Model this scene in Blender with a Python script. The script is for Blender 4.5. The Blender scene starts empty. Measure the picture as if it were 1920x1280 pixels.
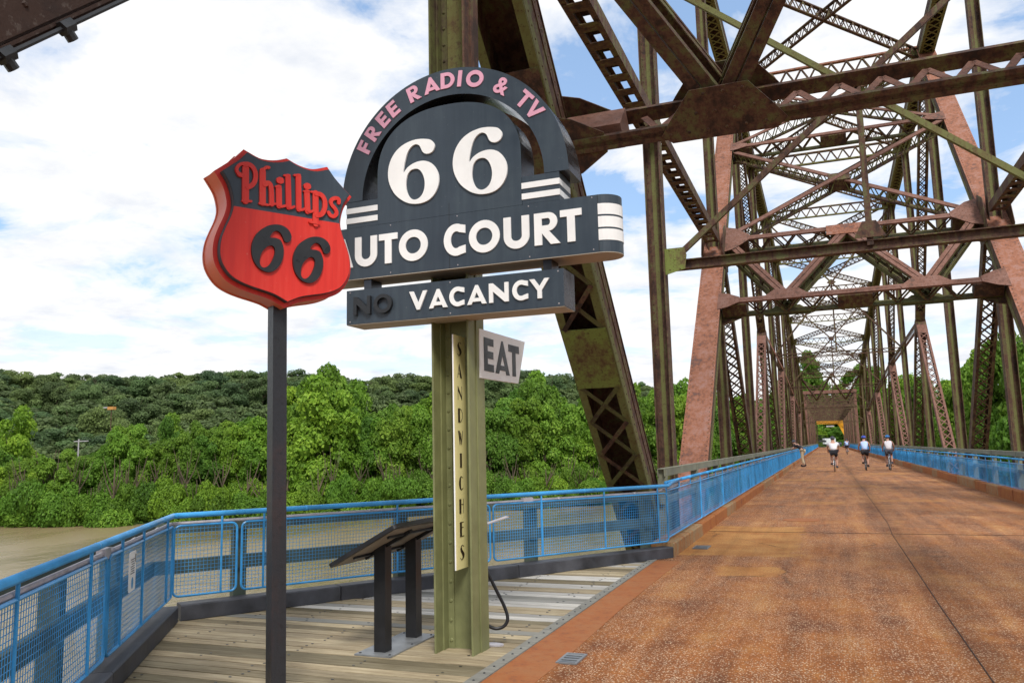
import bpy, math, random
from math import sin, cos, pi, radians, sqrt, atan2
from mathutils import Vector, Matrix, noise as mnoise
from mathutils.geometry import tessellate_polygon
random.seed(7)
D = bpy.data
SC = bpy.context.scene
COL = SC.collection
V = Vector

# ------------------------------------------------------------------ camera
cam = D.objects.new('camera', D.cameras.new('camera'))
COL.objects.link(cam)
SC.camera = cam
cam.data.sensor_width = 36
cam.data.lens = 1510 / 1920 * 36
cam.data.clip_start = .05
cam.data.clip_end = 6000
Yc = V((590, -188, -1510)).normalized()
Xc = V((3960, 294, 1510)).normalized()
Xc = (Xc - Xc.dot(Yc) * Yc).normalized()
Zc = Xc.cross(Yc)
cam.matrix_world = Matrix.Translation((0, 0, 1.55)) @ Matrix((Xc, Yc, Zc)).to_4x4()

# ------------------------------------------------------------------ world, sun, exposure
SUN_AZ, SUN_EL = 148, 48          # azimuth clockwise from +Y, elevation, degrees
w = D.worlds.new('World'); SC.world = w; w.use_nodes = True
nt = w.node_tree; nt.nodes.clear()
def wn(t, **k):
    n = nt.nodes.new(t)
    for a, b in k.items(): setattr(n, a, b)
    return n
L = nt.links.new
out = wn('ShaderNodeOutputWorld'); bg = wn('ShaderNodeBackground'); L(bg.outputs[0], out.inputs[0])
sky = wn('ShaderNodeTexSky', sky_type='NISHITA', sun_disc=False)
sky.sun_elevation = radians(SUN_EL); sky.sun_rotation = radians(SUN_AZ)
sky.air_density = 1.0; sky.dust_density = .6; sky.ozone_density = 1.5
tc = wn('ShaderNodeTexCoord'); sep = wn('ShaderNodeSeparateXYZ'); L(tc.outputs['Generated'], sep.inputs[0])
def mth(op, a, b=None, c=None):
    n = wn('ShaderNodeMath', operation=op)
    for i, v in enumerate((a, b, c)):
        if v is None: continue
        if isinstance(v, (int, float)): n.inputs[i].default_value = v
        else: L(v, n.inputs[i])
    return n.outputs[0]
zz = mth('ADD', mth('MAXIMUM', sep.outputs[2], 0), .14)
cmb = wn('ShaderNodeCombineXYZ'); L(mth('DIVIDE', sep.outputs[0], zz), cmb.inputs[0]); L(mth('DIVIDE', sep.outputs[1], zz), cmb.inputs[1])
def wnoise(scale, detail, rough, off, dist=0.):
    mp = wn('ShaderNodeMapping'); L(cmb.outputs[0], mp.inputs[0]); mp.inputs['Location'].default_value = off
    n = wn('ShaderNodeTexNoise'); n.inputs['Scale'].default_value = scale; n.inputs['Detail'].default_value = detail
    n.inputs['Roughness'].default_value = rough; n.inputs['Distortion'].default_value = dist
    L(mp.outputs[0], n.inputs[0]); return n.outputs['Fac']
def wramp(f, stops, interp='LINEAR'):
    r = wn('ShaderNodeValToRGB'); L(f, r.inputs[0]); r.color_ramp.interpolation = interp
    e = r.color_ramp.elements
    while len(e) < len(stops): e.new(.5)
    for q, (p, c) in zip(e, stops): q.position = p; q.color = (c, c, c, 1) if isinstance(c, (int, float)) else (*c, 1)
    return r.outputs[0]
n1 = wnoise(2.1, 10, .60, (3.6, 1.2, 0), .35)
n2 = wnoise(.8, 4, .5, (7.3, 2.2, 0))
cov = mth('ADD', mth('MULTIPLY', n1, .62), mth('MULTIPLY', n2, .38))
mask = wramp(cov, [(.415, 0.0), (.455, .6), (.51, 1.0)])
hz = wramp(sep.outputs[2], [(.0, .85), (.10, .55), (.24, .0)])
mask2 = mth('MAXIMUM', mask, hz)
n3 = wnoise(3.2, 8, .62, (1.3, 5.2, 0))
cloudc = wramp(n3, [(.30, (6.3, 6.6, 7.2)), (.43, (7.5, 7.6, 7.8)), (.56, (8.4, 8.35, 8.3))])
# clear-sky colour lifted as thin haze lifts it between the clouds
sk = wn('ShaderNodeMix', data_type='RGBA'); sk.inputs['Factor'].default_value = .42
skm = wn('ShaderNodeMix', data_type='RGBA', blend_type='MULTIPLY'); skm.inputs['Factor'].default_value = 1
L(sky.outputs[0], skm.inputs['A']); skm.inputs['B'].default_value = (1.5, 1.5, 1.5, 1)
L(skm.outputs['Result'], sk.inputs['A']); sk.inputs['B'].default_value = (3.6, 5.4, 8.2, 1)
mx = wn('ShaderNodeMix', data_type='RGBA'); L(mask2, mx.inputs['Factor']); L(sk.outputs['Result'], mx.inputs['A']); L(cloudc, mx.inputs['B'])
L(mx.outputs['Result'], bg.inputs[0]); bg.inputs[1].default_value = .1
sun = D.objects.new('sun', D.lights.new('sun', 'SUN')); COL.objects.link(sun)
sun.data.energy = 2.7; sun.data.angle = radians(16); sun.data.color = (1, .96, .90)
sd = V((sin(radians(SUN_AZ)) * cos(radians(SUN_EL)), cos(radians(SUN_AZ)) * cos(radians(SUN_EL)), sin(radians(SUN_EL))))
sun.rotation_euler = sd.to_track_quat('Z', 'Y').to_euler()
vs = SC.view_settings
vs.view_transform = 'Standard'; vs.look = 'None'; vs.gamma = 1; vs.use_curve_mapping = False; vs.exposure = .38

# ------------------------------------------------------------------ materials
class NT:
    def __init__(s, name, rough=.6, metal=0, spec=.4):
        s.m = D.materials.new(name); s.m.use_nodes = True; s.t = s.m.node_tree
        s.b = s.t.nodes['Principled BSDF']; s.b.inputs['Roughness'].default_value = rough
        s.b.inputs['Metallic'].default_value = metal; s.b.inputs['Specular IOR Level'].default_value = spec
        s.tc = s.t.nodes.new('ShaderNodeTexCoord')
    def n(s, t, **k):
        n = s.t.nodes.new(t)
        for a, b in k.items(): setattr(n, a, b)
        return n
    def l(s, a, b): s.t.links.new(a, b)
    def coord(s, scale=(1, 1, 1), src='Object', rand=False):
        mp = s.n('ShaderNodeMapping'); s.l(s.tc.outputs[src], mp.inputs[0]); mp.inputs['Scale'].default_value = scale
        if rand:
            oi = s.n('ShaderNodeObjectInfo'); c = s.n('ShaderNodeCombineXYZ')
            m = s.math('MULTIPLY', oi.outputs['Random'], 37.0)
            s.l(m, c.inputs[0]); s.l(m, c.inputs[1]); s.l(m, c.inputs[2]); s.l(c.outputs[0], mp.inputs['Location'])
        return mp.outputs[0]
    def noise(s, scale, detail=4, rough=.55, vec=None, dist=0.):
        n = s.n('ShaderNodeTexNoise'); n.inputs['Scale'].default_value = scale; n.inputs['Detail'].default_value = detail
        n.inputs['Roughness'].default_value = rough; n.inputs['Distortion'].default_value = dist
        s.l(vec if vec is not None else s.tc.outputs['Object'], n.inputs['Vector']); return n.outputs['Fac']
    def vor(s, scale, feature='F1', vec=None, out='Distance'):
        n = s.n('ShaderNodeTexVoronoi', feature=feature); n.inputs['Scale'].default_value = scale
        s.l(vec if vec is not None else s.tc.outputs['Object'], n.inputs['Vector']); return n.outputs[out]
    def math(s, op, a, b=None):
        n = s.n('ShaderNodeMath', operation=op)
        for i, v in enumerate((a, b)):
            if v is None: continue
            if isinstance(v, (int, float)): n.inputs[i].default_value = v
            else: s.l(v, n.inputs[i])
        return n.outputs[0]
    def ramp(s, f, stops):
        r = s.n('ShaderNodeValToRGB'); s.l(f, r.inputs[0]); e = r.color_ramp.elements
        while len(e) < len(stops): e.new(.5)
        for q, (p, c) in zip(e, stops): q.position = p; q.color = (c, c, c, 1) if isinstance(c, (int, float)) else (*c, 1)
        return r.outputs[0]
    def mix(s, f, a, b, blend='MIX'):
        n = s.n('ShaderNodeMix', data_type='RGBA', blend_type=blend)
        if isinstance(f, (int, float)): n.inputs['Factor'].default_value = f
        else: s.l(f, n.inputs['Factor'])
        for k, v in (('A', a), ('B', b)):
            if isinstance(v, tuple): n.inputs[k].default_value = (*v, 1)
            else: s.l(v, n.inputs[k])
        return n.outputs['Result']
    def col(s, c):
        if isinstance(c, tuple): s.b.inputs['Base Color'].default_value = (*c, 1)
        else: s.l(c, s.b.inputs['Base Color'])
    def rough(s, f): s.l(f, s.b.inputs['Roughness'])
    def bump(s, h, strength=.3, dist=.01):
        b = s.n('ShaderNodeBump'); b.inputs['Strength'].default_value = strength; b.inputs['Distance'].default_value = dist
        s.l(h, b.inputs['Height']); s.l(b.outputs[0], s.b.inputs['Normal'])

def m_steel(name, base, rust, dark, amount=.5, rough=.75):
    s = NT(name, rough)
    v = s.coord(rand=True)
    a = s.noise(2.0, 8, .72, v); b = s.noise(11, 6, .75, v); st = s.noise(3, 4, .6, s.coord((3.5, 3.5, .25), rand=True))
    f = s.math('ADD', s.math('ADD', s.math('MULTIPLY', a, .45), s.math('MULTIPLY', b, .25)), s.math('MULTIPLY', st, .3))
    c = s.ramp(f, [(amount - .05, base), (amount - .01, tuple(.6 * x + .4 * y for x, y in zip(base, rust))), (amount + .04, rust), (amount + .11, dark)])
    sp = s.ramp(s.noise(26, 3, .7, v), [(.56, 0.), (.66, .7)])
    s.col(s.mix(sp, c, dark)); s.bump(b, .25, .02); return s.m
def m_plain(name, c, rough=.5, metal=0, var=.12, scale=6, spec=.4, bump=.05):
    s = NT(name, rough, metal, spec)
    f = s.noise(scale, 5, .6, s.coord(rand=True)); g = s.noise(scale * .25, 3, .6, s.coord((1, 1, .3), rand=True))
    k = s.math('ADD', s.math('MULTIPLY', f, .5), s.math('MULTIPLY', g, .5))
    lo = tuple(x * (1 - var * 1.6) for x in c); hi = tuple(min(1, x * (1 + var)) for x in c)
    s.col(s.ramp(k, [(.35, lo), (.62, hi)]))
    s.rough(s.ramp(f, [(.3, max(.03, rough - .1)), (.7, min(1, rough + .12))]))
    if bump: s.bump(f, bump, .01)
    return s.m
OLIVE = (.105, .115, .035); BROWN = (.105, .045, .028); DARK = (.035, .022, .017)
M = {}
M['steel'] = m_steel('weathered bridge steel', (.13, .125, .04), (.085, .037, .023), (.03, .017, .013), .46)
M['olive'] = m_steel('olive bridge paint', (.14, .145, .045), (.12, .095, .03), (.07, .03, .018), .54)
M['brown'] = m_steel('brown bridge steel', (.115, .115, .042), (.10, .045, .029), (.032, .017, .012), .468)
M['pink'] = m_steel('faded red oxide', (.30, .155, .12), (.27, .10, .05), (.12, .062, .05), .475)
M['rustshade'] = m_steel('flaking rust with shade', (.034, .015, .009), (.022, .010, .007), (.085, .065, .055), .55)  # dark rust, lowered further so the colour carries the rear diagonal's shade
M['pinkdk'] = m_steel('dull red oxide', (.20, .105, .082), (.17, .075, .05), (.08, .045, .035), .48)
M['dkolive'] = m_steel('dark olive paint', (.10, .105, .03), (.075, .06, .025), (.04, .02, .014), .50)
M['green'] = m_steel('green paint', (.17, .21, .045), (.13, .10, .035), (.07, .03, .018), .52)
M['rail_green'] = m_plain('grey green rail paint', (.20, .20, .14), .6, 0, .2, 5)
M['blue'] = m_plain('blue rail paint', (.05, .32, .68), .36, 0, .30, 3)
M['conduit'] = m_plain('galvanised conduit', (.45, .42, .44), .4, .3, .15, 9)
M['blackkerb'] = m_plain('black kerb timber', (.055, .057, .068), .55, 0, .35, 5, bump=.2)
M['black'] = m_plain('black metal paint', (.016, .016, .018), .4, 0, .3, 5)
M['pole'] = m_steel('dark pole steel', (.020, .021, .025), (.032, .023, .024), (.012, .012, .014), .55, .4)
M['postolive'] = m_plain('olive sign post paint', (.20, .21, .095), .5, 0, .16, 7)
M['sign'] = m_plain('blue black sign enamel', (.036, .052, .072), .42, 0, .5, 2.2)
s = NT('weathered sign enamel', .42)
stk = s.noise(2.4, 6, .65, s.coord((7, 7, .5))); blo = s.noise(1.6, 6, .7)
c = s.ramp(s.math('ADD', s.math('MULTIPLY', stk, .5), s.math('MULTIPLY', blo, .5)), [(.34, (.028, .041, .058)), (.50, (.037, .053, .072)), (.62, (.048, .068, .086)), (.72, (.075, .10, .115))])
sp = s.ramp(s.noise(38, 3, .6), [(.70, 0.), (.76, .5)]); s.col(s.mix(sp, c, (.16, .18, .18))); s.rough(s.ramp(blo, [(.35, .30), (.65, .55)])); M['sign'] = s.m
M['tandark'] = m_plain('dull tan underside', (.24, .215, .185), .6)
s = NT('weathered red enamel', .45)
stk = s.noise(2.6, 6, .65, s.coord((8, 8, .45))); c = s.ramp(stk, [(.34, (.59, .024, .017)), (.50, (.66, .030, .020)), (.70, (.68, .055, .038))])
sp = s.ramp(s.noise(30, 3, .6), [(.68, 0.), (.76, .4)]); s.col(s.mix(sp, c, (.60, .20, .16))); s.rough(s.ramp(stk, [(.35, .36), (.65, .58)])); RED_ = s.m
M['signedge'] = m_plain('dark sign edge metal', (.05, .055, .065), .22, .6, .2, 3)
M['white'] = m_plain('white enamel', (.88, .88, .87), .45, 0, .04, 8)
M['beige'] = m_plain('beige sign underside', (.42, .37, .30), .6, 0, .1, 4)
M['pinkletter'] = m_plain('pink enamel', (.72, .36, .48), .5, 0, .05, 8)
M['darkletter'] = m_plain('unlit letter black', (.022, .024, .027), .35, 0, .2, 8)
M['red'] = RED_
M['redsidelit'] = m_plain('red sign side lit tone', (.66, .14, .07), .42, 0, .14, 4)  # lighter than the face: light on the shield's sides is in the colour
M['yellowboard'] = m_plain('pale yellow board', (.95, .86, .42), .5, 0, .03, 8)
M['letterbrown'] = m_plain('dark brown letter', (.035, .022, .012), .5)
M['tan'] = m_plain('tan underside', (.35, .31, .26), .6)
M['steelplate'] = m_plain('plain steel plate', (.24, .25, .26), .42, .4, .25, 6)
M['yellow'] = m_plain('yellow paint', (.80, .36, .02), .5, 0, .06, 3)
M['vanwhite'] = m_plain('white trailer paint', (.75, .76, .78), .4)
M['skin'] = m_plain('skin', (.50, .27, .19), .5, 0, .05)
M['darkskin'] = m_plain('dark skin', (.16, .08, .05), .5, 0, .05)
M['clothwhite'] = m_plain('white jersey', (.75, .72, .76), .8, 0, .05)
M['clothblue'] = m_plain('pale blue jersey', (.42, .55, .85), .8, 0, .05)
M['clothblack'] = m_plain('black cloth', (.015, .015, .02), .85, 0, .1)
M['clothgrey'] = m_plain('dark grey cloth', (.07, .07, .09), .85, 0, .1)
M['khaki'] = m_plain('khaki cloth', (.45, .36, .24), .85, 0, .08)
M['helmetblue'] = m_plain('blue helmet', (.04, .08, .5), .3)
M['helmetteal'] = m_plain('teal blue helmet', (.03, .2, .55), .3)
M['helmetdark'] = m_plain('dark helmet', (.05, .05, .07), .3)
M['rubber'] = m_plain('rubber', (.02, .02, .02), .7)
M['chrome'] = m_plain('bright metal', (.5, .5, .52), .25, .9)
M['bark'] = m_plain('bark', (.10, .075, .05), .9, 0, .3, 3, bump=.3)
M['concrete'] = m_steel('rust stained kerb concrete', (.30, .21, .11), (.36, .15, .045), (.14, .075, .04), .50, .85)
M['rusttop'] = m_steel('rusty kerb top', (.36, .13, .03), (.30, .085, .02), (.16, .06, .03), .52, .85)
M['patch'] = m_steel('orange stained patch', (.50, .25, .07), (.44, .18, .045), (.32, .13, .05), .55, .85)
M['strip'] = m_steel('smooth rust strip', (.33, .13, .045), (.33, .105, .028), (.22, .08, .035), .50, .75)
M['farconcrete'] = m_plain('pale concrete', (.42, .33, .24), .85, 0, .12, 2)
M['hose'] = m_plain('black hose', (.012, .012, .014), .35)

# exposed aggregate deck
s = NT('exposed aggregate deck', .8, 0, .25)
big = s.noise(.55, 5, .6); mid = s.noise(2.6, 5, .65); fine = s.noise(60, 3, .6)
streak = s.noise(1.2, 4, .6, s.coord((2.6, .16, 1)))
f = s.math('ADD', s.math('ADD', s.math('MULTIPLY', big, .35), s.math('MULTIPLY', mid, .25)), s.math('MULTIPLY', streak, .4))
base = s.ramp(f, [(.36, (.125, .042, .018)), (.44, (.235, .080, .026)), (.52, (.35, .125, .034)), (.58, (.43, .18, .050)), (.68, (.54, .28, .10))])
v1 = s.n('ShaderNodeTexVoronoi'); v1.inputs['Scale'].default_value = 62; s.l(s.tc.outputs['Object'], v1.inputs['Vector'])
sepc = s.n('ShaderNodeSeparateColor'); s.l(v1.outputs['Color'], sepc.inputs[0])
dens = s.noise(1.5, 4, .6, s.coord((1, .45, 1)))
den2 = s.noise(9, 3, .6)
pm = s.math('MULTIPLY', s.ramp(v1.outputs['Distance'], [(.30, 1.), (.42, 0.)]),
            s.math('GREATER_THAN', s.math('ADD', s.math('MULTIPLY', dens, 1.5), s.math('ADD', s.math('MULTIPLY', den2, .6), s.math('MULTIPLY', sepc.outputs[0], .55))), 1.16))
peb = s.mix(sepc.outputs[1], (.80, .62, .44), (.46, .29, .17))
c = s.mix(s.math('MULTIPLY', pm, .95), base, peb)
dk = s.ramp(s.noise(45, 4, .7), [(.38, .55), (.52, 1.)])
sx0 = s.n('ShaderNodeSeparateXYZ'); s.l(s.tc.outputs['Object'], sx0.inputs[0]); wob = s.math('MULTIPLY', s.math('SUBTRACT', s.noise(2.2, 7, .7), .5), .75)
pmask = None
for cx_, cy_, hx_, hy_, k_ in ((-1.45, 14.0, .95, 2.1, .9), (-1.0, 10.55, .36, .36, .8), (-.2, 22.5, .5, .5, .5), (1.9, 23.4, .8, .35, .55), (.6, 31, .9, .7, .5), (-1.1, 36, .7, .9, .6), (2.4, 42, .9, 1.2, .5), (0., 52, 1.2, 1.6, .5), (-.5, 98, 2.4, 3, .6), (.5, 130, 2.6, 4, .6)):
    dx_ = s.math('SUBTRACT', s.math('ABSOLUTE', s.math('SUBTRACT', sx0.outputs[0], cx_)), hx_); dy_ = s.math('SUBTRACT', s.math('ABSOLUTE', s.math('SUBTRACT', sx0.outputs[1], cy_)), hy_)
    q_ = s.ramp(s.math('ADD', s.math('ADD', s.math('MAXIMUM', dx_, dy_), wob), .5), [(.46, k_), (.56, 0.)])
    pmask = q_ if pmask is None else s.math('MAXIMUM', pmask, q_)
pcol = s.ramp(s.noise(1.7, 6, .6), [(.35, (.40, .16, .04)), (.6, (.52, .26, .08))])
c = s.mix(pmask, c, pcol)
sx = s.n('ShaderNodeSeparateXYZ'); s.l(s.tc.outputs['Object'], sx.inputs[0])
lane = s.math('ABSOLUTE', s.math('ADD', s.math('SUBTRACT', sx.outputs[0], 1.0), s.math('MULTIPLY', s.math('SUBTRACT', mid, .5), .5)))
ln = s.ramp(lane, [(.04, .72), (.38, 1.)])
trk = s.ramp(s.noise(3.1, 5, .65, s.coord((1.6, .10, 1))), [(.38, .84), (.56, 1.)])
c = s.mix(1.0, s.mix(1.0, c, ln, 'MULTIPLY'), trk, 'MULTIPLY')
crk = s.vor(.55, 'DISTANCE_TO_EDGE', s.coord((1, .7, 1))); crn = s.math('ADD', crk, s.math('MULTIPLY', s.math('SUBTRACT', s.noise(5, 4, .7), .5), .05))
cm_ = s.ramp(s.math('ABSOLUTE', crn), [(.0, .45), (.006, 1.)])
c = s.mix(s.ramp(s.noise(.35, 2, .5), [(.5, 0.), (.56, 1.)]), c, s.mix(1.0, c, cm_, 'MULTIPLY'))
s.col(s.mix(1.0, c, dk, 'MULTIPLY'))
s.bump(s.math('ADD', pm, fine), .35, .006); M['deck'] = s.m

def m_plank(name, a, b, c_):
    s = NT(name, .8, 0, .25)
    v = s.coord((.9, 14, 6), rand=True); g = s.noise(2.2, 6, .7, v, .4); g2 = s.noise(.9, 4, .6, s.coord((1, 2, 1), rand=True))
    gf = s.noise(4, 3, .7, s.coord((1.5, 60, 10), rand=True))
    f = s.math('ADD', s.math('ADD', s.math('MULTIPLY', g, .45), s.math('MULTIPLY', g2, .3)), s.math('MULTIPLY', gf, .25))
    oi = s.n('ShaderNodeObjectInfo')
    col = s.ramp(f, [(.36, a), (.5, b), (.62, c_)])
    br = s.ramp(oi.outputs['Random'], [(0, (.52, .52, .46)), (.5, (1., .97, .92)), (1, (1.42, 1.38, 1.28))])
    s.col(s.mix(1., col, br, 'MULTIPLY')); s.bump(f, .5, .004); return s.m
M['plank'] = m_plank('weathered tan plank', (.13, .10, .062), (.30, .25, .17), (.44, .385, .28))
M['plankgrey'] = m_plank('silvery grey plank', (.24, .235, .23), (.38, .375, .37), (.50, .49, .48))

s = NT('muddy river water', .2, 0, .28)
n1_ = s.noise(.045, 5, .6, s.coord((1, .35, 1))); n2_ = s.noise(.6, 6, .6, s.coord((1, .55, 1)))
n4_ = s.noise(2.6, 5, .62, s.coord((1, .6, 1)))
s.col(s.ramp(n1_, [(.35, (.17, .125, .058)), (.6, (.235, .18, .095))]))
s.rough(s.ramp(n1_, [(.4, .12), (.6, .3)]))
s.bump(s.math('ADD', n2_, s.math('MULTIPLY', n4_, .3)), .55, .3); M['water'] = s.m

s = NT('bank grass', .9, 0, .2)
g = s.noise(.12, 6, .7); s.col(s.ramp(g, [(.35, (.02, .04, .010)), (.6, (.05, .10, .022))])); M['grass'] = s.m

def m_leaf(name, lo, mid, hi):
    s = NT(name, .6, 0, .25)
    at = s.n('ShaderNodeAttribute', attribute_name='tint'); oi = s.n('ShaderNodeObjectInfo')
    c = s.ramp(at.outputs['Fac'], [(.05, lo), (.5, mid), (.95, hi)])
    br = s.ramp(oi.outputs['Random'], [(0, (.68, .78, .85)), (.35, (1.05, .95, .8)), (.7, (.95, 1.05, 1.)), (1, (1.4, 1.22, .9))])
    cc = s.mix(1., c, br, 'MULTIPLY'); s.col(cc)
    tr = s.n('ShaderNodeBsdfTranslucent'); s.l(cc, tr.inputs[0]); ms = s.n('ShaderNodeMixShader'); ms.inputs[0].default_value = .42
    s.l(s.b.outputs[0], ms.inputs[1]); s.l(tr.outputs[0], ms.inputs[2]); s.l(ms.outputs[0], s.t.nodes['Material Output'].inputs[0]); return s.m
M['leafbright'] = m_leaf('bright riverside leaves', (.070, .15, .018), (.145, .285, .032), (.27, .43, .06))
M['leafhazy'] = m_leaf('hillside leaves with haze', (.085, .13, .062), (.12, .185, .078), (.17, .255, .10))  # greens lightened and greyed, distance haze painted into the leaves
M['leafmid'] = m_leaf('mid green leaves', (.065, .135, .016), (.13, .26, .03), (.23, .38, .055))

# ------------------------------------------------------------------ mesh helpers
class MB:
    def __init__(s): s.v = []; s.f = []; s.mi = []
    def add(s, vs, fs, mi=0):
        o = len(s.v); s.v.extend([tuple(p) for p in vs]); s.f.extend([tuple(i + o for i in f) for f in fs]); s.mi.extend([mi] * len(fs)); return s
    def box8(s, P, mi=0, caps=True):
        f = [(0, 1, 5, 4), (1, 2, 6, 5), (2, 3, 7, 6), (3, 0, 4, 7)]
        if caps: f += [(3, 2, 1, 0), (4, 5, 6, 7)]
        return s.add(P, f, mi)
    def box(s, x0, x1, y0, y1, z0, z1, mi=0):
        return s.box8([(x0, y0, z0), (x1, y0, z0), (x1, y1, z0), (x0, y1, z0), (x0, y0, z1), (x1, y0, z1), (x1, y1, z1), (x0, y1, z1)], mi)
    def beam(s, a, b, W, H, up=(0, 0, 1), mi=0, off=(0, 0), caps=True):
        # W across (axis x up), H along up ; off = (across, up) offset
        a = V(a); b = V(b); t = (b - a).normalized(); u = V(up); u = u - u.dot(t) * t
        if u.length < 1e-5: u = V((1, 0, 0)) - V((1, 0, 0)).dot(t) * t
        u.normalize(); r = t.cross(u)
        c = r * off[0] + u * off[1]
        q = [-r * W / 2 - u * H / 2, r * W / 2 - u * H / 2, r * W / 2 + u * H / 2, -r * W / 2 + u * H / 2]
        return s.box8([a + c + k for k in q] + [b + c + k for k in q], mi, caps)
    def tube(s, pts, r, n=8, mi=0, cap=True, closed=False):
        pts = [V(p) for p in pts]; m = len(pts); rings = []
        rr = r if isinstance(r, (list, tuple)) else [r] * m
        pu = None; base = len(s.v)
        for i, p in enumerate(pts):
            if closed: t = pts[(i + 1) % m] - pts[i - 1]
            else: t = pts[min(i + 1, m - 1)] - pts[max(i - 1, 0)]
            t.normalize()
            if pu is None:
                pu = V((0, 0, 1)) if abs(t.z) < .9 else V((1, 0, 0))
            u = pu - pu.dot(t) * t; u.normalize(); pu = u; x = t.cross(u)
            for k in range(n):
                a = 2 * pi * k / n; s.v.append(tuple(p + (x * cos(a) + u * sin(a)) * rr[i]))
        for i in range(m if closed else m - 1):
            j = (i + 1) % m
            for k in range(n):
                k2 = (k + 1) % n; s.f.append((base + i * n + k, base + i * n + k2, base + j * n + k2, base + j * n + k)); s.mi.append(mi)
        if cap and not closed:
            s.f.append(tuple(base + k for k in reversed(range(n)))); s.f.append(tuple(base + (m - 1) * n + k for k in range(n))); s.mi += [mi, mi]
        return s
    def prism(s, polys, frame, w0, w1, mi=0, miside=None, back=True):
        # polys: outer + holes in (u,v); frame(u,v,w)->point ; front at w1
        if miside is None: miside = mi
        flat = [p for q in polys for p in q]
        tris = tessellate_polygon([[V((p[0], p[1], 0)) for p in q] for q in polys])
        o = len(s.v); n = len(flat)
        s.v += [tuple(frame(p[0], p[1], w1)) for p in flat] + [tuple(frame(p[0], p[1], w0)) for p in flat]
        for t in tris:
            a, b, c = (flat[i] for i in t)
            ar = (b[0] - a[0]) * (c[1] - a[1]) - (b[1] - a[1]) * (c[0] - a[0])
            t = t if ar > 0 else tuple(reversed(t))
            s.f.append(tuple(o + i for i in t)); s.mi.append(mi)
            if back: s.f.append(tuple(o + n + i for i in reversed(t))); s.mi.append(miside)
        k = 0
        for q in polys:
            m = len(q)
            for i in range(m):
                j = (i + 1) % m; s.f.append((o + k + i, o + k + j, o + n + k + j, o + n + k + i)); s.mi.append(miside)
            k += m
        return s
    def ribbon(s, pts, wd, frame, w0, w1, mi=0, rnd=True):
        P = [V((p[0], p[1])) for p in pts]; L_ = []
        if rnd:
            t0 = (P[0] - P[1]).normalized(); t1 = (P[-1] - P[-2]).normalized(); h = wd / 2
            seq = [(P[0] + t0 * h * .95, .3), (P[0] + t0 * h * .7, .72)] + [(p, 1) for p in P] + [(P[-1] + t1 * h * .7, .72), (P[-1] + t1 * h * .95, .3)]
        else: seq = [(p, 1) for p in P]
        A = []
        for i, (p, k) in enumerate(seq):
            t = seq[min(i + 1, len(seq) - 1)][0] - seq[max(i - 1, 0)][0]
            t.normalize(); nn = V((-t.y, t.x)) * wd / 2 * k
            A.append((p + nn, p - nn))
        o = len(s.v)
        for l, r in A:
            s.v += [tuple(frame(l.x, l.y, w1)), tuple(frame(r.x, r.y, w1)), tuple(frame(l.x, l.y, w0)), tuple(frame(r.x, r.y, w0))]
        for i in range(len(A) - 1):
            a = o + i * 4; b = a + 4
            s.f += [(a, a + 1, b + 1, b), (a, b, b + 2, a + 2), (a + 1, a + 3, b + 3, b + 1)]; s.mi += [mi] * 3
        b = o + (len(A) - 1) * 4
        s.f += [(o + 1, o, o + 2, o + 3), (b, b + 1, b + 3, b + 2)]; s.mi += [mi] * 2
        return s
    def dome(s, c, nrm, r, n=6, mi=0):
        c = V(c); nrm = V(nrm).normalized(); x = nrm.orthogonal().normalized(); y = nrm.cross(x); o = len(s.v)
        for k in range(n): s.v.append(tuple(c + (x * cos(2 * pi * k / n) + y * sin(2 * pi * k / n)) * r))
        for k in range(n): s.v.append(tuple(c + (x * cos(2 * pi * k / n) + y * sin(2 * pi * k / n)) * r * .6 + nrm * r * .5))
        for k in range(n):
            j = (k + 1) % n; s.f.append((o + k, o + j, o + n + j, o + n + k)); s.mi.append(mi)
        s.f.append(tuple(o + n + k for k in range(n))); s.mi.append(mi); return s
    def mesh(s, name, mats):
        me = D.meshes.new(name); me.from_pydata(s.v, [], s.f)
        for m in (mats if isinstance(mats, (list, tuple)) else [mats]): me.materials.append(M[m] if isinstance(m, str) else m)
        if any(s.mi): me.polygons.foreach_set('material_index', s.mi)
        me.update(); return me
    def build(s, name, mats, parent=None, smooth=False, loc=None, **props):
        me = s.mesh(name, mats)
        if smooth: me.polygons.foreach_set('use_smooth', [True] * len(me.polygons))
        return link(name, me, parent, loc, **props)
def link(name, me, parent=None, loc=None, **props):
    o = D.objects.new(name, me); COL.objects.link(o)
    if parent is not None: o.parent = parent
    if loc is not None: o.location = loc
    for k, v in props.items(): o[k] = v
    return o
def thing(name, label, cat, loc=(0, 0, 0), group=None, rotz=0):
    o = D.objects.new(name, None); COL.objects.link(o); o.location = loc; o.rotation_euler[2] = rotz; o.empty_display_size = .2
    o['label'] = label; o['category'] = cat
    if group: o['group'] = group
    return o
def struct(name, **k):
    o = D.objects.new(name, None); COL.objects.link(o); o['kind'] = 'structure'; return o
def fit(o, par, base):   # keep world placement of children built in world space under an empty that stands at base
    o.location = V(o.location) - V(base)

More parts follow.
